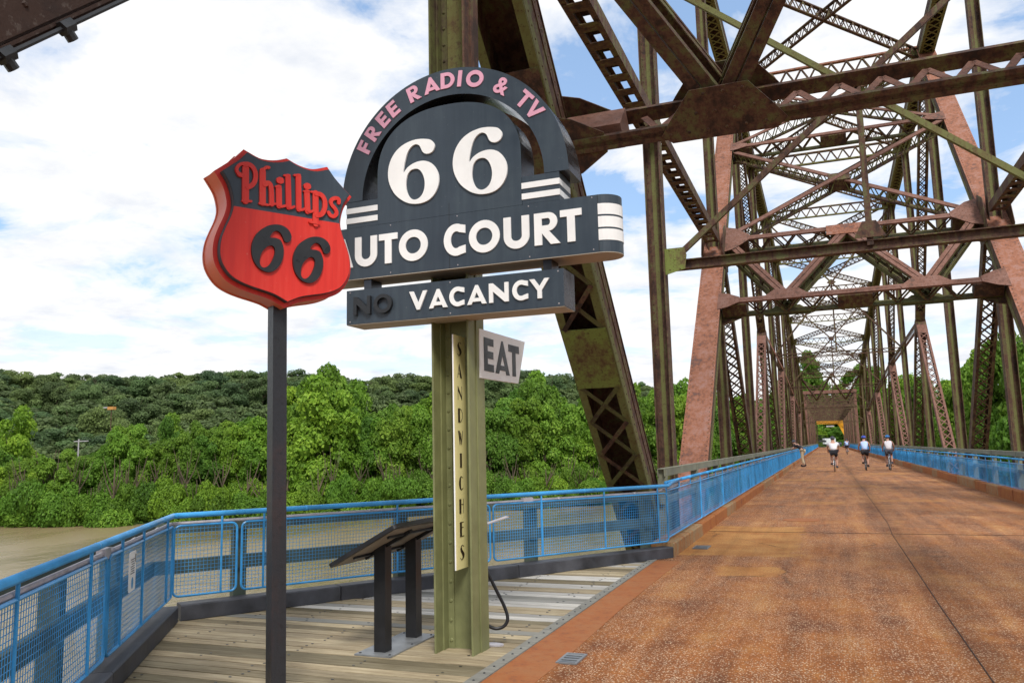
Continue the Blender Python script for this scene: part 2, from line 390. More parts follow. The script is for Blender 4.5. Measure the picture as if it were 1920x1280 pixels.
# ------------------------------------------------------------------ glyphs (unit height, returned as list of polygons-with-holes)
def ell(cx, cy, rx, ry, a0, a1, n):
    return [(cx + rx * cos(radians(a0 + (a1 - a0) * i / n)), cy + ry * sin(radians(a0 + (a1 - a0) * i / n))) for i in range(n + 1)]
def glyph(ch, wd, t=.24, tx=None):
    tx = tx or t; th = t * .86
    if ch == 'O': return [[ell(wd / 2, .5, wd / 2, .52, 0, 350, 35), ell(wd / 2, .5, wd / 2 - tx, .52 - t, 0, 350, 35)]]
    if ch == 'C':
        R = wd * .58; return [[ell(R, .5, R, .52, 52, 308, 26) + ell(R, .5, R - tx, .52 - t, 308, 52, 22)[0:]]] if False else \
            [[[(wd, .95)] + ell(R, .5, R, .52, 68, 292, 24) + [(wd, .05), (wd, .31)] + ell(R, .5, R - tx, .52 - t, 300, 60, 20) + [(wd, .69)]]]
    if ch == 'U': r = wd / 2; return [[[(0, 1), (0, .38)] + ell(r, .38, r, .40, 180, 360, 18) + [(wd, 1), (wd - tx, 1), (wd - tx, .38)] + ell(r, .38, r - tx, .40 - t, 360, 180, 14) + [(tx, 1)]]]
    if ch == 'T': c = wd / 2; return [[[(0, 1), (0, 1 - th), (c - tx / 2, 1 - th), (c - tx / 2, 0), (c + tx / 2, 0), (c + tx / 2, 1 - th), (wd, 1 - th), (wd, 1)]]]
    if ch == 'I': return [[[(0, 0), (tx, 0), (tx, 1), (0, 1)]]]
    if ch == 'A':
        c = wd / 2; k = tx * 1.05
        def xi(y): return k + (c - k * .0 - k * .5) * y  # inner-left edge
        sl = c - k * .28
        ol = lambda y: sl * y; il = lambda y: k + sl * y
        yc = (c - k) / sl
        return [[[(0, 0), (k, 0), (il(.14), .14), (wd - il(.14), .14), (wd - k, 0), (wd, 0), (wd - ol(1), 1), (ol(1), 1)],
                 [(il(.14 + t * .8), .14 + t * .8), (c, min(yc, .9)), (wd - il(.14 + t * .8), .14 + t * .8)]]]
    if ch == 'V':
        c = wd / 2; k = tx * 1.08; return [[[(0, 1), (c - k * .35, 0), (c + k * .35, 0), (wd, 1), (wd - k, 1), (c, .36), (k, 1)]]]
    if ch == 'Y':
        c = wd / 2; k = tx * 1.15; return [[[(0, 1), (c - tx / 2, .40), (c - tx / 2, 0), (c + tx / 2, 0), (c + tx / 2, .40), (wd, 1), (wd - k, 1), (c, .62), (k, 1)]]]
    if ch == 'N': k = tx * .95; return [[[(0, 0), (k, 0), (k, .58), (wd - k, 0), (wd, 0), (wd, 1), (wd - k, 1), (wd - k, .42), (k, 1), (0, 1)]]]
    if ch == 'E': g_ = (1 - 3 * th) / 2; return [[[(0, 0), (wd, 0), (wd, th), (tx, th), (tx, th + g_), (wd * .93, th + g_), (wd * .93, 2 * th + g_), (tx, 2 * th + g_), (tx, 1 - th), (wd, 1 - th), (wd, 1), (0, 1)]]]
    if ch == 'F': g_ = (1 - 3 * th) / 2; return [[[(0, 0), (tx, 0), (tx, th + g_), (wd * .92, th + g_), (wd * .92, 2 * th + g_), (tx, 2 * th + g_), (tx, 1 - th), (wd, 1 - th), (wd, 1), (0, 1)]]]
    if ch == 'D': return [[[(0, 0)] + ell(wd * .42, .5, wd * .58, .5, -90, 90, 20) + [(0, 1)], [(tx, 1 - th)] + ell(wd * .42, .5, wd * .58 - tx, .5 - th, 90, -90, 16) + [(tx, th)]]]
    if ch == 'R':
        r = .29; bx = wd * .9 - r
        return [[[(0, 0), (tx, 0), (tx, .36), (wd - tx * 1.25, 0), (wd, 0), (bx + .02, 1 - 2 * r)] + ell(bx, 1 - r, r, r, -70, 90, 14) + [(0, 1)],
                 [(tx, 1 - th * .85)] + ell(bx - .02, 1 - r, r - tx * .85, r - th * .85, 90, -90, 10) + [(tx, 1 - 2 * r + th * .85)]]]
    if ch == 'P':
        return glyph('D', wd, t, tx)
def put(mb, ch, u0, v0, width, h, frame, w0, w1, mi=0, t=.24, skew=0, asp=None):
    gw = width / h
    for poly in glyph(ch, gw, t):
        mb.prism([[(u0 + p[0] * h + skew * p[1] * h, v0 + p[1] * h) for p in q] for q in poly], frame, w0, w1, mi)


# ================================================================== SETTING: river, land, deck
WATER_Z = -10.
mb = MB(); mb.add([(-2500, -600, WATER_Z), (2500, -600, WATER_Z), (2500, 2500, WATER_Z), (-2500, 2500, WATER_Z)], [(0, 1, 2, 3)])
mb.build('river', 'water', kind='structure')
BANK = [(-2600, -200), (-600, 20), (-300, 55), (-200, 80), (-135, 101), (-116, 106), (-86, 125), (-62, 143), (-47, 152), (-31, 180), (-14, 236), (12, 236), (22, 170), (30, 118), (50, 96), (110, 78), (400, 30), (2600, -300)]
def bank_y(x):
    for (x0, y0), (x1, y1) in zip(BANK, BANK[1:]):
        if x0 <= x <= x1: return y0 + (y1 - y0) * (x - x0) / (x1 - x0)
    return BANK[-1][1]
def sstep(a, b, t): t = max(0, min(1, (t - a) / (b - a))); return t * t * (3 - 2 * t)
def ground_z(x, y):
    s_ = (y - bank_y(x)) * .62
    r = sqrt(x * x + y * y)
    z = WATER_Z - 1.5 + 4.2 * sstep(-2, 10, s_)
    th = atan2(x, y)                                    # bearing from the bridge axis
    hill = 40 + 9 * mnoise.noise(V((th * 5, .3, 0))) - 16 * sstep(-.42, -.12, th)
    hill *= 1 - .25 * sstep(.05, .5, th)
    z += hill * sstep(265, 455, r) * sstep(20, 90, s_)
    z += 2.5 * mnoise.noise(V((x * .012, y * .012, 2.))) * sstep(10, 60, s_)
    emb = (1 - sstep(9, 40, abs(x - 1))) * sstep(238, 262, y)   # embankment that carries the road off the bridge
    return z * (1 - emb) + (-.12) * emb
def grid(xs, ys):
    vs = [(x, y, ground_z(x, y)) for y in ys for x in xs]; n = len(xs)
    return vs, [(j * n + i, j * n + i + 1, (j + 1) * n + i + 1, (j + 1) * n + i) for j in range(len(ys) - 1) for i in range(n - 1)]
xs = [-2600, -2000, -1500, -1100] + [-800 + 12 * i for i in range(134)] + [1100, 1500, 2000, 2600]
ys = [-300, -150, 0, 30] + [50 + 9 * i for i in range(85)] + [900, 1100, 1500, 2300]
vv, ff = grid(xs, ys)
mb = MB(); mb.add(vv, ff); mb.build('riverbank', 'grass', smooth=True, kind='structure')

XL, XR = -2.98, 5.02        # truss planes
KL, KR = -2.10, 4.18        # kerb faces
YEND = 262
root = struct('bridge_deck')
mb = MB(); mb.box(-2.28, 4.5, -30, YEND, -.24, 0); mb.build('road_slab', 'deck', root)
mb = MB()
y = -24.6
while y < YEND:
    mb.box(-3.3, 5.4, y - .2, y + .2, -1.35, -.25); y += 10.2
for x in (-1.7, -.1, 1.5, 3.1): mb.box(x - .12, x + .12, -30, YEND, -.9, -.25)
mb.build('floor_beams', 'brown', root)
def sheet(name, pts, z, mat, t=.004, **k):
    mb = MB(); mb.prism([pts], lambda u, v, w_: (u, v, w_), z - t * .9, z, 0); return mb.build(name, mat, **k)
def rough_poly(pts, amp=.05, n=9, seed=1):
    r = random.Random(seed); o = []
    for (a, b), (c_, d_) in zip(pts, pts[1:] + pts[:1]):
        for i in range(n):
            t = i / n; o.append((a + (c_ - a) * t + r.uniform(-amp, amp), b + (d_ - b) * t + r.uniform(-amp, amp)))
    return o
sheet('smooth_strip', [(-2.28, -4), (-1.93, -4), (-1.95, 3), (-1.92, 6), (-1.96, 8), (-1.95, 11.2), (-2.28, 11.2)], .004, 'strip', parent=root)
mb = MB()
pts = [(.90, -8), (.905, 3), (.89, 6.1), (.885, 8.7), (.90, 12), (.91, 15.1), (.97, 17), (1.0, 28.6), (1.0, 60)]
for (a, b), (c_, d_) in zip(pts, pts[1:]): mb.beam((a, b, .003), (c_, d_, .003), .008, .004)
mb.beam((KL, 15.14, .003), (KR, 15.14, .003), .010, .004); mb.beam((KL, 45.6, .003), (KR, 45.6, .003), .03, .004)
mb.build('deck_joint', 'rustshade', root)
mb = MB(); mb.prism([[(-.59 + .36 * cos(a * pi / 12), 17.57 + .34 * sin(a * pi / 12)) for a in range(24)]], lambda u, v, w_: (u, v, w_), .001, .006); mb.build('manhole_lid', 'strip', root)
def grate(x0, x1, y0, y1, label):
    t = thing('drain_grate', label, 'grate', ((x0 + x1) / 2, (y0 + y1) / 2, 0)); b = t.location
    m = MB(); f = .018
    for q in ((x0, x1, y0, y0 + f), (x0, x1, y1 - f, y1), (x0, x0 + f, y0 + f, y1 - f), (x1 - f, x1, y0 + f, y1 - f)): m.box(*q, .001, .012)
    fr = m.build('frame', 'steelplate', t); fit(fr, t, b)
    m = MB(); m.box(x0 + f, x1 - f, y0 + f, y1 - f, .001, .005); pn = m.build('pan', 'darkletter', t); fit(pn, t, b)
    n = 4; me = None
    for i in range(n):
        yy = y0 + f + (y1 - y0 - 2 * f) * (i + .5) / n; m = MB(); m.box(x0 + f, x1 - f, yy - .018, yy + .018, .006, .011); o = m.build('bar', 'steelplate', t); fit(o, t, b)
grate(-1.95, -1.79, 5.80, 6.09, 'small steel drain grate set in the rusty deck beside the plank platform')
grate(-2.0, -1.77, 12.55, 12.95, 'dark drain grate at the near end of the left kerb')

# kerbs
def kerb(x0, x1, ya, name, h):
    root = struct(name); y = ya; k = 0; r = random.Random(3)
    while y < 130:
        l_ = 1.83 if y > 14 else 1.45
        dh = r.uniform(-.012, .012); dx = r.uniform(-.008, .008); c_ = .018
        xa, xb = x0 + dx, x1 + dx; z = h + dh
        P = [(xa, 0), (xb, 0), (xb, z - c_), (xb - c_ * (1 if x1 > x0 else -1), z), (xa, z)]
        m = MB(); n = len(P); ca, cb = y + .008, y + l_ - .008
        m.add([(p[0], ca, p[1]) for p in P] + [(p[0], cb, p[1]) for p in P], [tuple(range(n)), tuple(range(2 * n - 1, n - 1, -1))] + [(i, i + n, (i + 1) % n + n, (i + 1) % n) for i in range(n)])
        m.build('kerb_block', 'concrete' if (k < 2 and x0 < 0) else ('rusttop' if r.random() < .62 else 'concrete'), root)
        y += l_; k += 1
    m = MB(); m.box(min(x0, x1), max(x0, x1), y, YEND, 0, h); m.build('kerb_run', 'rusttop', root)
kerb(-2.42, KL, 11.6, 'left_kerb', .2)
kerb(4.5, KR, -12, 'right_kerb', .27)

# plank platform (lookout bay beside the deck)
AP = V((-5.86, 6.24)); B1 = V((-2.09, 11.55)); B2 = V((-2.09, .62))
U1 = (B1 - AP).normalized(); N1 = V((-U1.y, U1.x)); U2 = (B2 - AP).normalized(); N2 = V((U2.y, -U2.x))
root = struct('plank_platform')
def xleft(y):
    return AP.x + (y - AP.y) * U1.x / U1.y if y > AP.y else AP.x + (AP.y - y) * U2.x / abs(U2.y)
y = .9; k = 0; rr = random.Random(12); holes = MB()
greys = {}
PW = .142
while y < 11.4:
    a, b = y + .006, y + PW - .006
    xa, xb = xleft(a) - .12, xleft(b) - .12
    if xa < -2.42 and xb < -2.42:
        z = rr.uniform(-.004, .003); tl = rr.uniform(-.002, .002)
        m = MB(); m.box8([(xa, a, z - .04), (-2.385, a, z - .04), (-2.385, b, z - .04), (xb, b, z - .04), (xa, a, z), (-2.385, a, z + tl), (-2.385, b, z + tl), (xb, b, z)])
        g = rr.random() < (.17 if y < 8 else .42)
        m.build('plank', 'plankgrey' if g else 'plank', root)
        for x in (-5.3, -4.72, -4.05, -3.35, -2.62):
            if x > max(xa, xb) + .1 and rr.random() < .8:
                for dy in ((.035, .105) if rr.random() < .5 else (rr.choice((.04, .1)),)):
                    cx = x + rr.uniform(-.05, .05); cy = y + dy
                    holes.prism([[(cx + .012 * cos(q * pi / 4), cy + .009 * sin(q * pi / 4)) for q in range(8)]], lambda u, v, w_: (u, v, w_), z + .0005, z + .003)
    y += PW; k += 1
holes.build('bolt_holes', 'darkletter', root, kind='stuff')
m = MB(); m.box(-2.382, -2.283, .5, 11.5, -.02, .012); ep = m.build('edge_plate', 'plankgrey', root)
m = MB()
for i in range(60): m.dome((-2.333, .65 + i * .182, .012), (0, 0, 1), .011, 6)
m.build('edge_bolts', 'darkletter', root, kind='stuff')
m = MB(); m.prism([[tuple(AP), (-2.3, 11.3), (-2.3, .9)]], lambda u, v, w_: (u, v, w_), -.30, -.06); m.build('joists', 'darkletter', root)
# black timber kerb round the platform
kb = struct('timber_kerb')
def kerb_timber(p, q, nn, name='kerb_timber'):
    p = V(p); q = V(q); t = (q - p).normalized(); m = MB(); w_, h_, c_ = .20, .15, .012
    prof = [(0, .005), (w_, .005), (w_, h_ - c_), (w_ - c_, h_), (c_, h_), (0, h_ - c_)]
    m.add([(*(p + nn * a), b) for a, b in prof] + [(*(q + nn * a), b) for a, b in prof], [tuple(range(6)), tuple(range(11, 5, -1))] + [(i, i + 6, (i + 1) % 6 + 6, (i + 1) % 6) for i in range(6)])
    return m.build(name, 'blackkerb', kb)
for a, b in ((0.02, 1.62), (1.63, 3.9), (3.91, 6.5)): kerb_timber(AP + U1 * a, AP + U1 * b, N1)
for a, b in ((0.02, 2.4), (2.41, 4.6), (4.61, 6.4)): kerb_timber(AP + U2 * a, AP + U2 * b, N2)

# ================================================================== RAILINGS
def wire_panel_mesh(Lp, z0, z1, cell=.035, wr=.0017):
    f = MB(); r = .055; R_ = .012
    pts = []
    for cx, cz, a0 in ((Lp - r, z0 + r, -90), (Lp - r, z1 - r, 0), (r, z1 - r, 90), (r, z0 + r, 180)):
        for k in range(5): a = radians(a0 + 90 * k / 4); pts.append((cx + r * cos(a), 0, cz + r * sin(a)))
    f.tube(pts, R_, 6, closed=True)
    g = MB(); n = int(Lp / cell); 
    for i in range(1, n): x = Lp * i / n; g.beam((x, .004, z0 + .01), (x, .004, z1 - .01), wr * 2, wr * 2, (0, 1, 0), caps=False)
    nz = int((z1 - z0) / cell)
    for i in range(1, nz): z = z0 + (z1 - z0) * i / nz; g.beam((.01, -.001, z), (Lp - .01, -.001, z), wr * 2, wr * 2, (0, 1, 0), caps=False)
    return f.mesh('panel_frame', 'blue'), g.mesh('wire_mesh', 'blue')
def place_line(me, name, p, t, parent, **k):
    o = link(name, me, parent, **k); o.location = (p[0], p[1], 0); o.rotation_euler = (0, 0, atan2(t[1], t[0])); return o
HR = .985
def up_mesh(z0, z1, r=.011): m = MB(); m.tube([(0, 0, z0), (0, 0, z1)], r, 6); return m.mesh('upright', 'blue')
me_up = up_mesh(.215, HR); me_st = up_mesh(.875, HR)
# platform rails
def offp(u, n_, t, d, base=AP): return base + u * t + n_ * d
dR = .08
corner = AP + (N1 + N2).normalized() * dR / max(.3, (N1 + N2).normalized().dot(N1))
def platform_rail():
    t = thing('blue_railing', 'sky blue pipe railing with wire mesh panels around the plank lookout', 'railing', (corner.x, corner.y, 0))
    b = t.location.copy()
    e1 = AP + U1 * 6.53 + N1 * dR; e2 = AP + U2 * 6.5 + N2 * dR
    def bend(z, d=.10, off=0):
        c = corner; p = []
        for s_ in (3, 2, 1): p.append((*(c + U2 * (.03 * s_ * s_ * .9)), z))
        q = V((c.x, c.y)) + (U1 + U2).normalized() * .03; p.append((q.x, q.y, z))
        for s_ in (1, 2, 3): p.append((*(c + U1 * (.03 * s_ * s_ * .9)), z))
        return p
    m = MB(); m.tube([(*e2, HR)] + bend(HR) + [(*e1, HR), (-2.19, 12.2, HR + .02), (-2.2, 13.0, HR + .035)], .026, 12); o = m.build('handrail', 'blue', t, smooth=True); fit(o, t, b)
    for uu, nn, ts in ((U1, N1, (1.25, 3.1, 5.0)), (U2, N2, (.45, 2.6))):
        for tt in ts:
            m = MB(); p = AP + uu * tt + nn * dR; m.tube([(*p, HR), (*(p + uu * .035), HR)], .0275, 12); o = m.build('rail_sleeve', 'blue', t, smooth=True); fit(o, t, b)
    m = MB(); zc = HR - .078
    m.tube([(*(e2 + N2 * .03), zc)] + [(p[0] - .03, p[1], p[2]) for p in bend(zc)] + [(*(e1 + N1 * .03 - U1 * .2), zc), (-2.22, 12.2, zc + .02), (-2.24, 13.0, zc + .03)], .017, 10); o = m.build('conduit', 'conduit', t, smooth=True); fit(o, t, b)
    for uu, nn, ts in ((U1, N1, (.9, 2.0, 3.2, 4.6, 5.9)), (U2, N2, (.5, 1.4, 2.1))):
        for tt in ts:
            m = MB(); p = AP + uu * tt + nn * (dR + .03); m.tube([(*p, zc), (*(p + uu * .05), zc)], .021, 10); o = m.build('conduit_coupling', 'conduit', t, smooth=True); fit(o, t, b)
    for uu, nn, tt in ((U2, N2, 2.25), (U1, N1, 4.05)):
        m = MB(); p = AP + uu * tt + nn * (dR + .03); m.beam((*p, zc), (*(p + uu * .15), zc), .06, .075); o = m.build('junction_box', 'conduit', t); fit(o, t, b)
    for uu, nn, segs in ((U1, N1, ((-.045, .55), (.60, 3.55), (3.60, 6.50))), (U2, N2, ((-.045, 2.30), (2.35, 4.5), (4.55, 6.4)))):
        for a, c_ in segs:
            fm, gm = wire_panel_mesh(c_ - a, .22, .885)
            p = AP + uu * a + nn * dR
            o = place_line(fm, 'mesh_panel', p - V((b.x, b.y)), uu, t); q = link('wire_mesh', gm, o)
    for uu, nn, ts in ((U1, N1, (.40, .82, 2.32, 4.32, 5.35, 6.32)), (U2, N2, (.25, 1.25, 1.95, 2.75, 4.0, 5.4))):
        for tt in ts:
            p = AP + uu * tt + nn * (dR - .005); place_line(me_up, 'upright', p - V((b.x, b.y)), uu, t)
platform_rail()
# notice fixed to the mesh
t = thing('notice_plate', 'small white notice plate fixed to the blue mesh left of the railing corner', 'notice', (*(AP + U2 * 1.75 + N2 * .05), .71))
ang = atan2(U2.y, U2.x); t.rotation_euler = (0, 0, ang)
def rrect(x0, x1, z0, z1, r, n=4):
    o = []
    for cx, cz, a0 in ((x1 - r, z0 + r, -90), (x1 - r, z1 - r, 0), (x0 + r, z1 - r, 90), (x0 + r, z0 + r, 180)):
        for k in range(n + 1): a = radians(a0 + 90 * k / n); o.append((cx + r * cos(a), cz + r * sin(a)))
    return o
fr_ = lambda u, v, w_: (u, -w_, v)   # viewer stands on the platform side
sgn = 1
m = MB(); m.prism([rrect(-.105, .105, -.145, .145, .02)], lambda u, v, w_: (u, w_, v), 0, .004); m.build('plate', 'white', t)
m = MB()
for i in range(7): m.box(-.06 + (i % 2) * .01, .06 - (i % 3) * .012, .0045, .006, .085 - i * .017, .091 - i * .017)
m.box(-.09, -.075, .0045, .006, .06, .12)
m.build('print_lines', 'darkletter', t)
m = MB(); m.prism([ell(0, -.085, .028, .042, 0, 340, 17)], lambda u, v, w_: (u, w_, v), .0045, .006); m.build('emblem', 'blue', t)

def road_rail(X, y0, y1, label, inward):
    t = thing('blue_railing', label, 'railing', (X, y0, 0), 'blue railings along the road deck')
    H = HR + .035; Lp = 3.36
    m = MB(); m.tube([(0, 0, H), (0, y1 - y0, H)], .026, 10); m.build('handrail', 'blue', t, smooth=True)
    if X < 0:
        m = MB(); pp = []; n = int((y1 - y0) / 1.1)
        r = random.Random(2)
        for i in range(n): pp.append((-.04 * inward, i * 1.1, H - .085 + (r.uniform(-.012, .008))))
        m.tube(pp, .021, 8); m.build('conduit', 'conduit', t, smooth=True)
    fm, gm = wire_panel_mesh(Lp - .03, .25, .905, .036, .0014)
    n = int((y1 - y0) / Lp)
    for i in range(n):
        o = link('mesh_panel', fm, t); o.location = (0, i * Lp + .015, 0); o.rotation_euler = (0, 0, pi / 2)
        link('wire_mesh', gm, o)
        u = link('upright', me_up, t); u.location = (.004 * inward, i * Lp, .03)
        for k in (1, 2): u = link('stub_post', me_st, t); u.location = (0, i * Lp + Lp * k / 3, .035)
    return t
road_rail(-2.2, 11.75, 235, 'long blue mesh railing running down the left side of the deck', 1)
road_rail(4.36, -6, 245, 'long blue mesh railing running down the right side of the deck', -1)
def guard(X, y0, y1, label):
    t = thing('guard_rail', label, 'guard rail', (X, y0, 0), 'grey green guard rails outside the blue railings')
    m = MB(); L_ = y1 - y0
    m.box(-.06, .06, 0, L_, 1.17, 1.185); m.box(-.06, -.045, 0, L_, 1.06, 1.169); m.box(.045, .06, 0, L_, 1.06, 1.169); m.build('rail', 'rail_green', t)
    m = MB(); m.box(-.035, .035, 0, L_, .62, .72); m.build('lower_rail', 'rail_green', t)
    m = MB(); m.box(-.07, .07, -.06, .06, -.4, 1.168); me = m.mesh('post', 'rail_green')
    for i in range(int(L_ / 3.4)):
        o = link('post', me, t); o.location = (0, .12 + i * 3.4, 0)
    return t
guard(-2.52, 13.1, 240, 'grey green steel guard rail behind the left blue railing')
guard(4.66, -6, 245, 'grey green steel guard rail behind the right blue railing')
# old dark green rail outside the lookout
t = thing('old_guard_rail', 'dark green post and rail guard outside the blue mesh of the lookout', 'guard rail', (AP.x, AP.y, 0)); b = t.location.copy()
M['oldgreen'] = m_plain('dark green timber', (.085, .11, .085), .7, 0, .25, 5)
for uu, nn, ts, end in ((U1, N1, (.45 + .2, 2.5, 4.35, 6.35), 6.6), (U2, N2, (1.0, 2.45, 3.9, 5.3), 6.2)):
    for tt in ts:
        p = AP + uu * tt + nn * .38; m = MB(); m.beam((*p, -.7), (*p, .86), .13, .13, (uu.x, uu.y, 0)); o = m.build('post', 'oldgreen', t); fit(o, t, b)
    for z0, z1 in ((.41, .54), (.80, .90)):
        m = MB(); p = AP + nn * .30 - uu * .2; q = p + uu * end; m.beam((*p, (z0 + z1) / 2), (*q, (z0 + z1) / 2), .06, z1 - z0); o = m.build('rail', 'oldgreen', t); fit(o, t, b)

# ================================================================== BRIDGE TRUSSES
ZB = -2.6
def P3(X, p): return V((X, p[0], p[1]))
def perp(p, q):   # in-plane normal of a member, pointing up
    t = V((0, q[0] - p[0], q[1] - p[1])).normalized(); n_ = V((0, -t.z, t.y))
    return t, (n_ if n_.z >= 0 else -n_)
def rivet_line(mb, a, b, nrm, step=.16, r=.016, mi=0):
    a = V(a); b = V(b); n_ = max(1, int((b - a).length / step))
    for i in range(n_ + 1): mb.dome(a + (b - a) * i / n_, nrm, r, 5, mi)
def vertical(par, X, y, z0, z1, rivets=False, w_=.33, d=.36):
    m = MB(); s_ = 1 if X < 1 else -1
    m.box(X - w_ / 2, X - w_ / 2 + .02, y - d / 2, y + d / 2, z0, z1, 0)
    m.box(X + w_ / 2 - .02, X + w_ / 2, y - d / 2, y + d / 2, z0, z1, 0)
    m.box(X - w_ / 2 + .02, X + w_ / 2 - .02, y - .01, y + .01, z0, z1, 1)
    for sx in (-1, 1):
        xa = X + sx * (w_ / 2 - .02); xb = xa - sx * .10
        for sy in (-1, 1): m.box(min(xa, xb), max(xa, xb), y + sy * .01 if sy > 0 else y - .022, y + .022 if sy > 0 else y - .01, z0, z1, 0)
    o = m.build('vertical', ['brown', 'olive'], par)
    if rivets:
        r = MB()
        for sx in (-1, 1):
            rivet_line(r, (X + sx * (w_ / 2 - .05), y - .022, z0), (X + sx * (w_ / 2 - .05), y - .022, z1), (0, -1, 0), .17)
        xs_ = X + s_ * w_ / 2
        for dy in (-.13, .02): rivet_line(r, (xs_, y + dy, z0), (xs_, y + dy, z1), (s_, 0, 0), .17)
        r.build('rivets', 'brown', o, kind='stuff')
    return o
def xlace(mb, a0, a1, b0, b1, pitch, bw, bt, nrm, double=True, mi=0):
    """flat bars zigzagging between edge a (a0-a1) and edge b (b0-b1)"""
    a0, a1, b0, b1 = map(V, (a0, a1, b0, b1)); n_ = max(1, round((a1 - a0).length / pitch)); nrm = V(nrm)
    for i in range(n_):
        t0, t1 = i / n_, (i + 1) / n_
        pa, pb = a0.lerp(a1, t0), b0.lerp(b1, t1)
        if double:
            mb.beam(pa + nrm * bt * .55, pb + nrm * bt * .55, bw, bt, nrm, mi)
            mb.beam(b0.lerp(b1, t0) - nrm * bt * .55, a0.lerp(a1, t1) - nrm * bt * .55, bw, bt, nrm, mi)
        else:
            tm = (t0 + t1) / 2
            mb.beam(pa, b0.lerp(b1, tm), bw, bt, nrm, mi); mb.beam(b0.lerp(b1, tm) + nrm * bt, a0.lerp(a1, t1) + nrm * bt, bw, bt, nrm, mi)
def box_member(par, name, X, p, q, W=.62, H=.5, top='pink', side='brown', cover_up=True, rivets=False, pitch=.6, plates=(), near=False, under='olive', openafter=1e9):
    """built-up box: cover plate on the upper side, web plates, laced underside"""
    t, n_ = perp(p, q); a = P3(X, p); b = P3(X, q); L_ = (b - a).length
    xx = V((1, 0, 0)); m = MB()
    for s_ in (-1, 1):
        m.beam(a, b, .022, H, n_, 1, off=(s_ * (W / 2 - .011) * (1 if t.cross(n_).x > 0 else -1), 0))
        # flange angles under and inside the webs
        m.beam(a - n_ * (H / 2 + .008) + xx * s_ * (W / 2 - .045), b - n_ * (H / 2 + .008) + xx * s_ * (W / 2 - .045), .11, .014, n_, 2)
        m.beam(a - n_ * (H / 2 - .08) + xx * s_ * (W / 2 + .006), b - n_ * (H / 2 - .08) + xx * s_ * (W / 2 + .006), .012, .14, n_, 2)
        m.beam(a + n_ * (H / 2 - .09) + xx * s_ * (W / 2 + .006), b + n_ * (H / 2 - .09) + xx * s_ * (W / 2 + .006), .012, .14, n_, 1)
    m.beam(a + n_ * (H / 2 + .009), b + n_ * (H / 2 + .009), W + .05, .018, n_, 0)
    o = m.build(name, [top, side, under], par)
    # stay plates then lacing between them
    zz_ = [0.] + [k for k in plates] + [L_]
    under = -n_ * (H / 2 + .022)
    for k0, k1, mat in [(x[0], x[1], x[2]) for x in plates]:
        g = MB(); g.beam(a + t * k0 + under, a + t * k1 + under, W * .98, .014, n_); g.build('stay_plate', mat, o)
    spans = []; c_ = 0.
    for x in plates:
        spans.append((c_, x[0])); c_ = x[1]
    spans.append((c_, L_))
    lac = MB(); e = xx * (W / 2 - .05)
    for s0, s1 in spans:
        if s1 - s0 < .3 or s0 >= openafter: continue
        a0 = a + t * s0 + under; a1 = a + t * s1 + under
        if near:
            nn = max(1, round((s1 - s0) / pitch))
            for i in range(nn):
                u0, u1 = a0.lerp(a1, i / nn), a0.lerp(a1, (i + 1) / nn)
                for sg in (1, -1):
                    g = MB(); g.beam(u0 + e * sg + n_ * .006 * sg, u1 - e * sg + n_ * .006 * sg, .065, .010, n_); g.build('lacing_bar', 'dkolive' if (i + (sg > 0)) % 3 else 'brown', o)
        else: xlace(lac, a0 + e, a1 + e, a0 - e, a1 - e, pitch, .07, .012, n_)
    if lac.v: lac.build('lacing', 'olive', o, kind='stuff')
    if rivets:
        r = MB()
        for s_ in (-1, 1):
            off = xx * s_ * (W / 2 - .03)
            rivet_line(r, a + off + n_ * (H / 2 + .018), b + off + n_ * (H / 2 + .018), n_, .15, .017)
        s_ = 1 if X < 1 else -1
        for dz in (-(H / 2 - .09), H / 2 - .09): rivet_line(r, a + xx * s_ * (W / 2 + .012) + n_ * dz, b + xx * s_ * (W / 2 + .012) + n_ * dz, xx * s_, .15, .015)
        r.build('rivets', side, o, kind='stuff')
    return o
def lattice_member(par, name, X, p, q, sep=.42, W=.34, pitch=.36, mat='brown', lmat='steel'):
    """two bars apart in the truss plane, double latticed on both faces"""
    t, n_ = perp(p, q); a = P3(X, p); b = P3(X, q); m = MB(); l_ = MB()
    for s_ in (-1, 1):
        m.beam(a + n_ * s_ * sep / 2, b + n_ * s_ * sep / 2, W, .02, n_)
        for k in (-1, 1): m.beam(a + n_ * s_ * (sep / 2 - .045) + V((k * (W / 2 - .008), 0, 0)), b + n_ * s_ * (sep / 2 - .045) + V((k * (W / 2 - .008), 0, 0)), .016, .07, n_)
    o = m.build(name, mat, par)
    for k in (-1, 1):
        x = V((k * (W / 2), 0, 0)); e = n_ * (sep / 2 - .05)
        xlace(l_, a + e + x, b + e + x, a - e + x, b - e + x, pitch, .055, .010, (1, 0, 0))
    l_.build('lacing', lmat, o, kind='stuff'); return o
